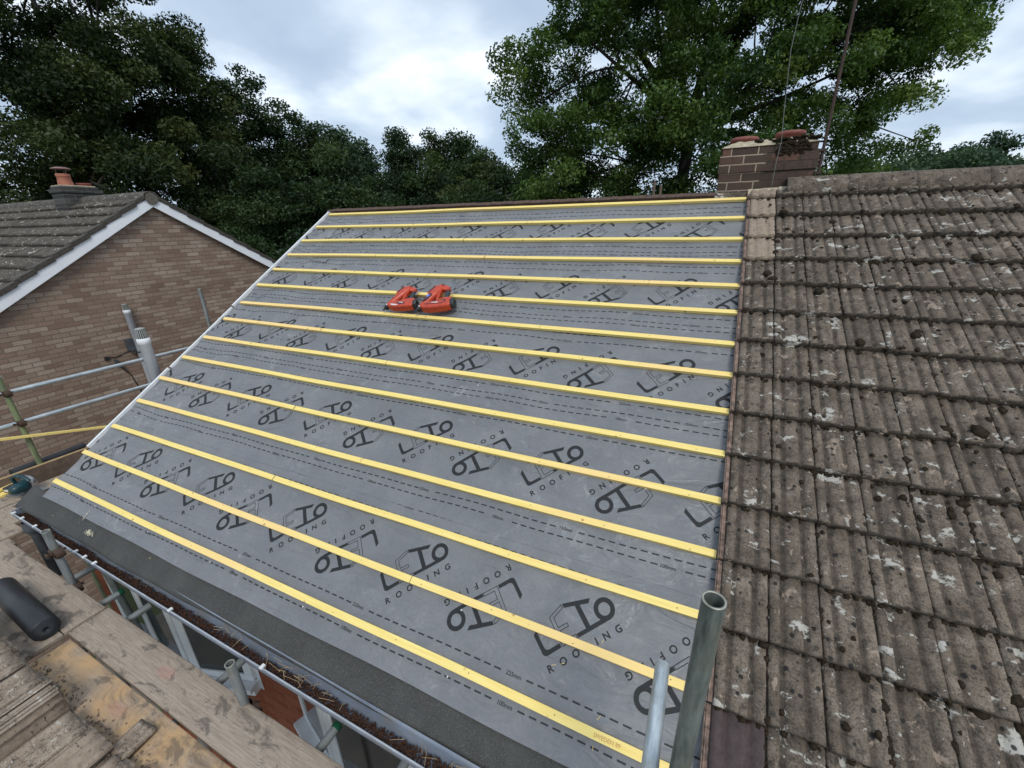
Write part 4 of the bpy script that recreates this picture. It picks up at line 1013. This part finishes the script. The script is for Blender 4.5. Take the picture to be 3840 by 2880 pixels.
for k in range(6):
    put_tile(2.115+k*.027, -.630+random.gauss(0, .008), -.281+.0, ['grey', 'light', 'pale'][k % 3] if k != 2 else 'pale', ry=-88+random.gauss(0, 1), label='old roof tile stood on its long edge in a tight row between the flat stacks', group='old tiles stood on edge')
stack(2.30, -.640, 4, ['light', 'pale', 'light', 'light'], 'nearest side of the tiles stood on edge')
stack(2.52, -.66, 4, ['pale', 'light', 'grey', 'pale'], 'with the pinkish faces, nearer than the tiles on edge')
stack(2.745, -.655, 3, ['light', 'pale', 'light'], 'second from the near end of the pile')
stack(2.97, -.645, 2, ['light', 'light'], 'at the near end of the pile')
o = put_tile(2.66, -.50, -.262, 'light', rz=6, rx=-2, label='loose broken tile with a white corner lying across the yellow stained board', group=None); o.scale = (.62, .42, 1)
# bits of broken tile and mortar on the boards
sp = []
for _ in range(230):
    X = random.uniform(1.6, 3.6); Y_ = -.60+random.gauss(0, .025); s_ = random.uniform(.0015, .006) if random.random() < .9 else random.uniform(.006, .012)
    sp.append(((X, Y_-.01*(X-3), -.281+s_*.4), (s_*1.3, s_, s_*.6), I3))
o = lumps('tile_rubble', sp, simple('brown_rubble', (.24, .18, .13), (.12, .09, .07), 60, .95)); tag(o, 'crumbs of broken tile and mortar on the boards beside the tile stacks', 'rubble', kind='stuff')

# timber offcuts and circular saw on the gable walkway -------------------
t = empty('circular_saw', (-1.16, .28, -.345), 'teal circular saw with steel guard lying on the walkway past the roof corner', 'circular saw')
t.rotation_euler = (0, 0, R(20)); t.scale = (.95,)*3
mb = MB(); mb.box((-.16, -.12, 0), (.17, .06, .006)); mb.build('base_plate', M['steel'], t, bevel=.002)
mb = MB(); mb.revolve([(0, -.02), (.094, -.02), (.10, -.012), (.10, .02), (.094, .026), (0, .026)], (0, .02, .085), 36, M4=Matrix.Rotation(R(90), 4, 'X')); mb.build('blade_guard', M['steel'], t)
mb = MB(); mb.revolve([(0, 0), (.060, 0), (.066, .012), (.05, .10), (.036, .135), (0, .14)], (0, -.01, .085), 24, M4=Matrix.Rotation(R(90), 4, 'X')); mb.build('motor', M['teal'], t)
mb = MB(); mb.tube([(-.09, -.03, .10), (-.10, -.03, .18), (-.03, -.03, .215), (.05, -.03, .20), (.10, -.03, .15)], [.018, .018, .017, .018, .02], 12); mb.build('handle', M['teal'], t)
mb = MB(); mb.box((-.22, -.075, .01), (-.12, .015, .075)); mb.build('battery', M['darkplastic'], t, bevel=.01)
mb = MB(); mb.box((-.20, -.077, .03), (-.14, -.0755, .055)); mb.build('label_plate', M['white'], t)
M['batten_y'] = m_timber('yellow_batten_y', (.90, .66, .20), (.97, .76, .27), long_axis=1)
for i, (x, y, z, rz, L_) in enumerate(((-1.33, -.25, -.345, 4, 1.0), (-1.24, -.30, -.345, 9, 1.05), (-1.33, -.22, -.318, 12, 1.0))):
    o = MB().box((-.019, -L_/2, -.0125), (.019, L_/2, .0125)).build('batten_offcut', M['batten_y'], loc=(x, y, z), bevel=.0015); o.rotation_euler = (0, 0, R(rz))
    tag(o, ('yellow batten offcut on the walkway, ' + ('lower one farther from the house', 'lower one nearer the house', 'one lying on top of the other two')[i]), 'batten', 'offcuts piled by the saw')
P0 = Vector((-1.44, -.05, .30)); P1 = Vector((-1.44, 1.25, -.075)); d = P1-P0
o = MB().box((-.0125, -.019, 0), (.0125, .019, d.length+.6)).build('loose_batten', M['batten'], loc=P0-d.normalized()*.6, bevel=.0015)
o.rotation_euler = d.to_track_quat('Z', 'X').to_euler(); tag(o, 'long yellow batten leaning across the gable side scaffold below the rails', 'batten')

# ------------------------------------------------------------------ neighbouring house
NX = -4.45; NY = 3.88; NZ = 2.80
nb = empty('brick_house', (-9, 3.9, -5.2), 'neighbouring brown brick house with white bargeboards and old tiled roof', 'house')
def nbp(o): o.parent = nb; o.matrix_parent_inverse = Matrix.Translation((9, -3.9, 5.2)); return o
tz = math.tan(TH)
w = MB(); gp = [(-.2, -5.2), (-.2, NZ-.10-tz*(NY+.2)), (NY, NZ-.10), (2*NY+.2, NZ-.10-tz*(NY+.2)), (2*NY+.2, -5.2)]
w.prism(gp, -.2, 0, Matrix(((0, 0, 1, NX), (1, 0, 0, 0), (0, 1, 0, 0), (0, 0, 0, 1)))); nbp(w.build('gable_wall', M['nbrick']))
w = MB(); w.box((-16, -.2, -5.2), (NX-.21, 2*NY+.2, -.1)); nbp(w.build('wall', M['obrick']))
bb = MB()
for s_ in (-1, 1):
    e = 4.35
    poly = [(0, .0), (s_*e, -tz*e), (s_*e, -tz*e-.205), (0, -.205)]
    bb.prism(poly, 0, .022, Matrix(((0, 0, 1, NX+.075), (1, 0, 0, NY), (0, 1, 0, NZ+.035), (0, 0, 0, 1)))) if s_ < 0 else bb.prism(poly, .0, .022, Matrix(((0, 0, 1, NX+.0745), (1, 0, 0, NY), (0, 1, 0, NZ+.035), (0, 0, 0, 1))))
nbp(bb.build('bargeboard', M['bargeboard'], bevel=.004))
bb = MB()
for s_ in (-1, 1):
    e = 4.3; poly = [(0, -.135), (s_*e, -tz*e-.135), (s_*e, -tz*e-.15), (0, -.15)]
    bb.prism(poly, 0, .075, Matrix(((0, 0, 1, NX), (1, 0, 0, NY), (0, 1, 0, NZ+.035), (0, 0, 0, 1))))
nbp(bb.build('verge_soffit', M['bargeboard']))
NR = Matrix.Translation((0, NY, NZ)) @ RM @ Matrix.Translation((0, -4.70, .02))
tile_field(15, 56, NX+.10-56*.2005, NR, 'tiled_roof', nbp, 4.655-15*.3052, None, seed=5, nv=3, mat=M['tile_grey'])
NR2 = Matrix.Translation((0, NY, NZ)) @ Matrix.Scale(-1, 4, (0, 1, 0)) @ RM @ Matrix.Translation((0, -4.70, .02))
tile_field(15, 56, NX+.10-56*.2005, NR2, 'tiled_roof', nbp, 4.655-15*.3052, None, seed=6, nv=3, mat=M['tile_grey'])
# verge undercloak and mortar in a thick course under the tile ends
ud = MB()
for s_ in (-1, 1):
    for j in range(15):
        a = 4.70*j/15; b_ = 4.70*(j+1)/15+.02
        y0, y1 = s_*a*CT, s_*b_*CT; z0, z1 = -a*ST+.02, -b_*ST+.045
        q = [(y0, z0+.050), (y1, z1+.050), (y1, z1-.03), (y0, z0-.03)]
        ud.prism(q, 0, .115+random.uniform(-.008, .008), Matrix(((0, 0, 1, NX), (1, 0, 0, NY), (0, 1, 0, NZ+.005), (0, 0, 0, 1))))
o = nbp(ud.build('verge_tiles', simple('dirty_verge_mortar', (.085, .075, .062), (.045, .040, .034), 25, .95, bumps=.8, bd=.01), bevel=.003))
x = NX+.12; k = 0
while x > -15.5: ridge_cap(x-.452, x, NY, NZ-.045, .125, 'ridge_tile', nbp, M['tile_grey'], rad_j=.012*(k % 2)); x -= .45; k += 1
ud = MB(); ud.revolve([(0, 0), (.105, 0)], (NX+.121, NY, NZ-.03), 20, M4=Matrix.Rotation(R(90), 4, 'Y')); nbp(ud.build('ridge_end_mortar', simple('grey_ridge_mortar', (.16, .145, .12), (.09, .08, .07), 30, .95)))
c = MB(); c.box((-7.06, 3.53, 2.0), (-6.60, 4.16, 2.955)); c.box((-7.08, 3.51, 2.955), (-6.58, 4.18, 3.03)); c.box((-7.05, 3.54, 3.03), (-6.62, 4.13, 3.075))
nc = nbp(c.build('chimney', M['gbrick'], bevel=.006))
mb = MB(); mb.box((-7.03, 3.55, 3.075), (-6.64, 4.11, 3.10)); o = mb.build('flaunching', M['mortar'], nc, bevel=.015)
mb = MB(); mb.revolve([(.124, -.02), (.114, .06), (.102, .150), (.106, .155), (.114, .168), (.106, .178), (.113, .195), (.108, .208), (.09, .208), (.088, .0)], (-6.82, 3.72, 3.10), 28); o = mb.build('chimney_pot', M['terracotta'], nc)
mb = MB(); mb.revolve([(.15, .0), (.145, .012), (.08, .034), (0, .042), ], (-6.82, 3.72, 3.395), 28); mb.revolve([(.15, 0), (.145, -.006), (0, -.004)], (-6.82, 3.72, 3.395), 28)
for a in (20, 140, 260): mb.tube([(-6.82+.085*math.cos(R(a)), 3.72+.085*math.sin(R(a)), 3.29), (-6.82+.085*math.cos(R(a)), 3.72+.085*math.sin(R(a)), 3.396)], .006, 6)
mb.build('pot_cowl', simple('weathered_cowl', (.26, .15, .13), (.18, .10, .09), 12, .6), nc)
mb = MB(); mb.revolve([(.11, -.02), (.115, .03), (.122, .04), (.118, .055), (.09, .055), (.088, .0)], (-6.82, 4.0, 3.10), 28); mb.build('chimney_pot', M['pot'], nc)
o = vent('soil_vent_pipe', (NX+.09, 2.955, 0), .053, 1.00, -5.1, M['pvc'], M['pvc_dirty']); nbp(o)
mb = MB()
for z in (.12, -.6): mb.revolve([(.058, -.02), (.064, -.018), (.064, .018), (.058, .02)], (NX+.09, 2.955, z), 24)
o2 = mb.build('pipe_bracket', M['fascia']); nbp(o2)
mb = MB(); mb.box((NX, 2.80, .16), (NX+.10, 2.90, .38)); nbp(mb.build('wall_vent', M['fascia']))
# outside light and cable on the gable
mb = MB(); mb.tube([(NX+.03, 2.56, .07), (NX+.05, 2.58, .02), (NX+.06, 2.62, -.09)], [.02, .03, .035], 10); mb.box((NX, 2.44, .08), (NX+.03, 2.50, .14)); nbp(mb.build('wall_light', M['darkplastic']))
mb = MB(); mb.tube([(NX+.012, 2.62, -.08), (NX+.012, 2.72, -.28), (NX+.012, 2.78, -.6), (NX+.012, 2.82, -1.6), (NX+.012, 2.9, -3)], .008, 6)
mb.tube([(NX+.012, 2.44, .13), (NX+.012, 2.6, .10), (NX+.012, 2.86, .16)], .006, 6); nbp(mb.build('wall_cable', M['gasket']))

# ------------------------------------------------------------------ trees
def tree(name, label, base, blobs, nleaf, leaf, mat, clump=.9, trunk_r=.25, group=None, cat='tree', limbs=14, seed=1, shell=.55, ncl=None, upb=.25, fork=None, extra=None, aspect=.5, droop=0):
    rg = np.random.default_rng(seed); base = np.array(base, float)
    t = empty(name, tuple(base), label, cat, group)
    B = np.array([b[:3] for b in blobs], float); Rr = np.array([b[3:6] for b in blobs], float)
    vol = Rr.prod(1)**.72; pr = vol/vol.sum(); ncl = ncl or int(60*len(blobs))
    ci = rg.choice(len(blobs), ncl, p=pr)
    d = rg.normal(size=(ncl, 3)); d /= np.linalg.norm(d, axis=1)[:, None]
    rad = shell + (1-shell)*rg.random(ncl)**.5
    rad = np.where(rg.random(ncl) < .75, rad, rg.random(ncl)*shell)
    cc = B[ci] + d*Rr[ci]*rad[:, None]
    csz = clump*(.55 + .75*rg.random(ncl)); w_ = csz**2; w_ /= w_.sum()
    li = rg.choice(ncl, nleaf, p=w_)
    off = rg.normal(size=(nleaf, 3)); off /= np.linalg.norm(off, axis=1)[:, None]
    off *= (rg.random(nleaf)**.45)[:, None]*csz[li][:, None]*np.array([1, 1, .62])
    P = cc[li] + off; P[:, 2] -= droop*np.linalg.norm(off[:, :2], axis=1)**2/clump
    nrm = rg.normal(size=(nleaf, 3)) + np.array([0, 0, .7]); nrm /= np.linalg.norm(nrm, axis=1)[:, None]
    ax = rg.normal(size=(nleaf, 3)); ax -= (ax*nrm).sum(1)[:, None]*nrm; ax /= np.linalg.norm(ax, axis=1)[:, None]
    sd_ = np.cross(nrm, ax); s_ = leaf*(.6+.8*rg.random(nleaf))[:, None]
    v0 = P - ax*s_*.5; v1 = P + sd_*s_*aspect*.5 + nrm*s_*.08; v2 = P + ax*s_*.5; v3 = P - sd_*s_*aspect*.5 + nrm*s_*.08
    V = np.stack([v0, v1, v2, v3], 1).reshape(-1, 3) - base
    Q = np.arange(nleaf*4).reshape(-1, 4)
    ct = rg.normal(.45, .24, ncl)[li]; tone = np.clip(ct + rg.normal(0, .08, nleaf), 0, 1)
    np_mesh('crown', V, Q, mat, t, attrs={'tone': np.repeat(tone, 4)})
    mb = MB(); top = B[:, 2].max(); fk = np.array(fork if fork else (B[:, 0].mean(), B[:, 1].mean(), base[2]+(top-base[2])*.45))
    def bz(a, b, n_=5, sag=0., r0=.1, r1=.02, jit=.1):
        a = np.array(a); b = np.array(b); L_ = np.linalg.norm(b-a); pts = []; rr = []
        mid = (a+b)/2 + rg.normal(0, jit*L_, 3) + np.array([0, 0, -sag*L_])
        for i in range(n_+1):
            s2 = i/n_; pts.append(tuple((1-s2)**2*a+2*s2*(1-s2)*mid+s2*s2*b - base)); rr.append(r0+(r1-r0)*s2)
        return pts, rr
    p, r_ = bz(base, fk, 6, 0, trunk_r, trunk_r*.7, .03); mb.tube(p, r_, 12)
    order = rg.permutation(ncl)[:limbs*4]
    hubs = []
    for i in range(min(limbs, ncl)):
        tgt = cc[order[i]]; p, r_ = bz(fk, tgt, 7, -.06, trunk_r*(.32+.25*rg.random()), .025, .12); mb.tube(p, r_, 8); hubs.append([np.array(q)+base for q in p[2:6]])
    for i in range(limbs, min(len(order), limbs*4)):
        tgt = cc[order[i]]; hs = [q for h in hubs for q in h]; dd = [np.linalg.norm(q-tgt) for q in hs]; q = hs[int(np.argmin(dd))]
        p, r_ = bz(q, tgt, 4, -.05, trunk_r*.13, .012, .12); mb.tube(p, r_, 5, cap=False)
    mb.build('trunk', M['bark'], t)
    return t
G = -5.2
GW = 'trees of the wood behind the houses'
def column(x, y, top, hw, low=-3.5, n_=4, peaky=.5, seed=0):
    rg = random.Random(seed); out = []
    for i in range(n_):
        f_ = i/(n_-1); z = low + (top-low)*(.12+.80*f_); r_ = hw*(1-.15*(1-f_))*(1-peaky*max(0, f_-.55)/.45)
        out.append((x+rg.uniform(-.25, .25)*hw, y+rg.uniform(-.25, .25)*hw, min(z, top-r_*.8), r_, r_, min(r_*1.05, (top-low)/n_*1.1)))
    return out
TREES = [
 ('ash_tree', 'huge dark feathery tree at the left edge towering above the neighbour chimney', (-26.5, 13), [(-27, 13, 12, 7, 6, 4.5), (-25.5, 12.5, 7, 7.5, 5.5, 4), (-27.5, 13.5, 17, 6, 5, 4.5), (-24, 11.5, 3, 6, 4, 3.5), (-31, 9, 8, 6, 5, 7), (-30, 8, 1, 6, 4, 4), (-22.8, 14.6, 12.0, 2.4, 2.4, 3.2), (-23.5, 13.2, 8.6, 4, 3, 3.4), (-24.5, 12, 5.5, 5, 3, 3)], 90000, .34, 'ash', 1.35, .55, 21),
 ('wood_tree', 'tall dark tree just right of the huge feathery tree, its top at the picture edge', (-24.5, 17.8), column(-24.5, 17.8, 12.6, 3.0, -4, 6, .5, 2), 30000, .32, 'ash', 1.1, .35, 22),
 ('wood_tree', 'dense tree with a ragged dome, third from the left edge of the wood', (-25, 20.7), column(-25, 20.7, 11.4, 3.3, -4, 6, .45, 3), 26000, .36, 'darkleaf', 1.1, .35, 23),
 ('wood_tree', 'broad domed tree high in the middle of the left wood slope', (-24.8, 24), column(-24.8, 24, 10.5, 3.6, -4, 6, .4, 4), 24000, .38, 'darkleaf', 1.2, .35, 24),
 ('wood_tree', 'tree with a narrow olive crown at the foot of the falling tree line', (-23.7, 25.5), column(-23.7, 25.5, 8.6, 2.6, -4, 5, .4, 5), 18000, .38, 'ash', 1.1, .3, 25),
 ('wood_tree', 'pale rounded tree with a light frosted top left of the tall pointed tree', (-26.1, 30.7), column(-26.1, 30.7, 10.4, 3.0, -4, 5, .3, 6), 18000, .42, 'farleaf', 1.2, .3, 26),
 ('wood_tree', 'low tree in the dip between the pale rounded tree and the pointed tree', (-25.2, 33.1), column(-25.2, 33.1, 8.8, 2.4, -4, 5, .4, 7), 13000, .42, 'farleaf', 1.1, .3, 27),
 ('wood_tree', 'tall pointed dark tree standing highest in the middle of the far tree line', (-24.2, 37), column(-24.2, 37, 11.6, 2.4, -4, 7, .62, 8), 15000, .44, 'darkleaf', 1.2, .3, 28),
 ('wood_tree', 'brownish green tree right of the tall pointed tree', (-20.8, 37.8), column(-20.8, 37.8, 10.2, 2.7, -4, 5, .45, 9), 15000, .44, 'ash', 1.2, .3, 29),
 ('wood_tree', 'dark tree with a rounded tip nearest the open sky gap beside the oak', (-17, 36.8), column(-17, 36.8, 9.6, 2.5, -4, 5, .5, 10), 14000, .44, 'darkleaf', 1.2, .3, 30),
 ('wood_tree', 'shorter tree of the far line reaching in front of the left edge of the oak', (-12.8, 33.1), column(-12.8, 33.1, 7.4, 2.8, -4, 4, .4, 11), 14000, .42, 'darkleaf', 1.2, .3, 31),
 ('wood_tree', 'dark lower tree behind the ridge of the neighbour gable', (-17, 16), column(-17, 16, 4.6, 3.6, -4.5, 4, .3, 12), 26000, .30, 'darkleaf', 1.1, .3, 32),
 ('wood_tree', 'dark tree filling the gap between the neighbour gable and the new battens', (-14, 19), column(-14, 19, 5.4, 3.6, -4.5, 4, .3, 13), 26000, .32, 'darkleaf', 1.1, .3, 33),
 ('wood_tree', 'mid green tree low over the left end of the ridge', (-14.5, 25), column(-14.5, 25, 6.2, 3.6, -4.5, 4, .3, 14), 22000, .36, 'darkleaf', 1.2, .3, 34),
 ('wood_tree', 'olive green tree low behind the middle left of the ridge', (-10.5, 26), column(-10.5, 26, 5.6, 3.4, -4.5, 4, .3, 15), 20000, .36, 'ash', 1.2, .3, 35),
 ('wood_tree', 'dark green tree low behind the ridge under the left edge of the oak', (-6, 26), column(-6, 26, 4.8, 3.4, -4.5, 4, .3, 16), 20000, .36, 'darkleaf', 1.2, .3, 36),
 ('far_tree', 'hazy tree on the skyline just right of the oak', (28.5, 84), column(28.5, 84, 11.2, 7.0, -2, 4, .3, 17), 9000, .85, 'farleaf', 2.2, .4, 37),
 ('far_tree', 'hazy tree in the low middle of the right skyline', (35.5, 88), column(35.5, 88, 11.6, 6.0, -2, 4, .3, 18), 8000, .85, 'farleaf', 2.2, .4, 38),
 ('far_tree', 'hazy pointed tree highest on the right skyline', (41, 91), column(41, 91, 12.6, 4.2, -2, 6, .5, 19), 8000, .85, 'farleaf', 2.2, .4, 39),
 ('far_tree', 'hazy tree at the right edge of the picture on the skyline', (46.7, 92), column(46.7, 92, 12, 6, -2, 4, .4, 20), 8000, .85, 'farleaf', 2.2, .4, 40),
 ('far_tree', 'darker green tree low behind the old ridge tiles at right', (22, 52), column(22, 52, 7.0, 5.0, -4, 4, .2, 21), 12000, .6, 'farleaf', 1.8, .4, 41),
 ('far_tree', 'mid green tree behind the ridge tiles between the oak and the skyline trees', (15, 45), column(15, 45, 6.8, 4.8, -4, 4, .2, 22), 13000, .55, 'farleaf', 1.7, .4, 42),
 ('far_tree', 'wide mid green tree low along the right hand end of the ridge', (31, 60), column(31, 60, 7.2, 6.5, -4, 4, .2, 23), 12000, .6, 'farleaf', 1.8, .4, 43),
]
for nm, lab, (x, y), bl, nl, lf, mt, cl_, tr, sdd in TREES:
    tree(nm, lab, (x, y, G), bl, int(nl*2.6), lf*.56, M[mt], cl_*.8, tr, GW, seed=sdd, ncl=max(80, int(len(bl)*(46 if cl_ < 2 else 26))), limbs=8, shell=.62)
# the big oak behind the ridge
OAK = [(1.0, 15.2, 6.4, 2.9, 2.8, 2.6), (.8, 14.6, 3.6, 2.1, 2.2, 1.7), (1.7, 15.8, 9.6, 3.0, 3.0, 2.4), (4.2, 16.4, 7.0, 3.4, 3.2, 3.0), (5.2, 17, 11, 4.2, 3.6, 2.8), (3.2, 14.8, 4.4, 2.4, 2.2, 1.6),
       (7.6, 17.6, 7.4, 3.2, 3.0, 3.0), (8.9, 19.2, 8.4, 2.6, 2.6, 2.2), (7.0, 16.8, 4.6, 2.4, 2.2, 1.7), (10.4, 20.4, 8.6, 1.6, 1.8, 1.3), (9.3, 18.4, 5.2, 1.9, 1.9, 1.6), (5.2, 14.2, 3.1, 1.8, 1.6, 1.1), (1.9, 14.2, 2.2, 1.9, 1.7, 1.1), (6.2, 18, 12, 3.0, 3, 2.2), (8.3, 17.6, 2.9, 1.6, 1.6, 1.0), (-.8, 14.6, 6.6, 1.6, 1.9, 1.7), (-.6, 14.2, 4.3, 1.5, 1.7, 1.3), (-.1, 15.2, 9.2, 1.6, 2, 2), (.2, 13.9, 2.5, 1.5, 1.5, .9), (3.3, 14.0, 2.4, 1.6, 1.4, .9), (11.6, 20.8, 8.4, 1.1, 1.1, .8), (3.4, 13.6, 6.2, 2.4, 1.2, 2.0), (4.6, 13.4, 4.4, 2.0, 1.0, 1.2), (6.2, 14.4, 6.4, 2.0, 1.2, 1.8), (2.4, 13.4, 8.4, 2.0, 1.2, 1.4), (8.4, 17, 6.2, 2.4, 1.6, 1.9), (9.6, 18.2, 7.4, 2.2, 1.6, 1.6), (7.0, 15.6, 8.8, 2.4, 1.6, 1.8), (9.0, 19.0, 9.2, 1.8, 1.6, 1.5)]
tree('oak_tree', 'big spreading oak tree with dark limbs standing behind the chimney', (4.0, 16.4, G), OAK, 300000, .112, M['oak'], .56, .27, None, 'tree', 26, 77, .55, 900, fork=(3.9, 16.4, 5.0))
# bushes showing just above the ridge
for i, (x, y, top, hw, mt, lab) in enumerate(((-1.2, 15, 3.7, 1.6, 'yellowleaf', 'yellow green bush showing over the ridge under the left of the oak'), (1.7, 15.5, 3.3, 1.8, 'yellowleaf', 'green bush behind the ridge between the yellow green bush and the oak trunk'), (6.6, 16, 3.2, 2.0, 'oak', 'green bush low behind the chimney'), (9.6, 17, 3.4, 1.9, 'oak', 'green bush behind the old ridge tiles right of the mast'), (-5.2, 17, 3.9, 1.9, 'darkleaf', 'dark bush behind the ridge left of the yellow green bush'))):
    tree('bush', lab, (x, y, G), column(x, y, top, hw, -4.5, 4, .2, 60+i), 22000, .14, M[mt], .5, .1, 'bushes behind the ridge', 'bush', 6, 60+i, ncl=150)
# distant TV aerials over the ridge
for i, (x, y, z, s_, lab) in enumerate(((-4.6, 18.7, 3.56, .42, 'small pale TV aerial left of the other, seen over the ridge against the trees'), (-4.0, 18.8, 3.33, .5, 'small grey TV aerial right of the other, seen low over the ridge'))):
    t = empty('tv_aerial', (x, y, z), lab, 'aerial', 'TV aerials seen over the ridge')
    mb = MB(); mb.tube([(0, 0, 0), (0, 0, -3)], .012, 6); mb.build('mast', M['steel'], t)
    mb = MB(); mb.tube([(-s_*.5, 0, 0), (s_*.55, 0, .02)], .008, 6)
    for k in range(5): a = -s_*.4+k*s_*.2; mb.tube([(a, -.12, .002), (a, .12, .002)], .005, 5)
    mb.tube([(-s_*.5, 0, .01), (-s_*.2, .05, .15), (s_*.3, .05, .2)], .007, 5); mb.build('boom', M['steel'], t)
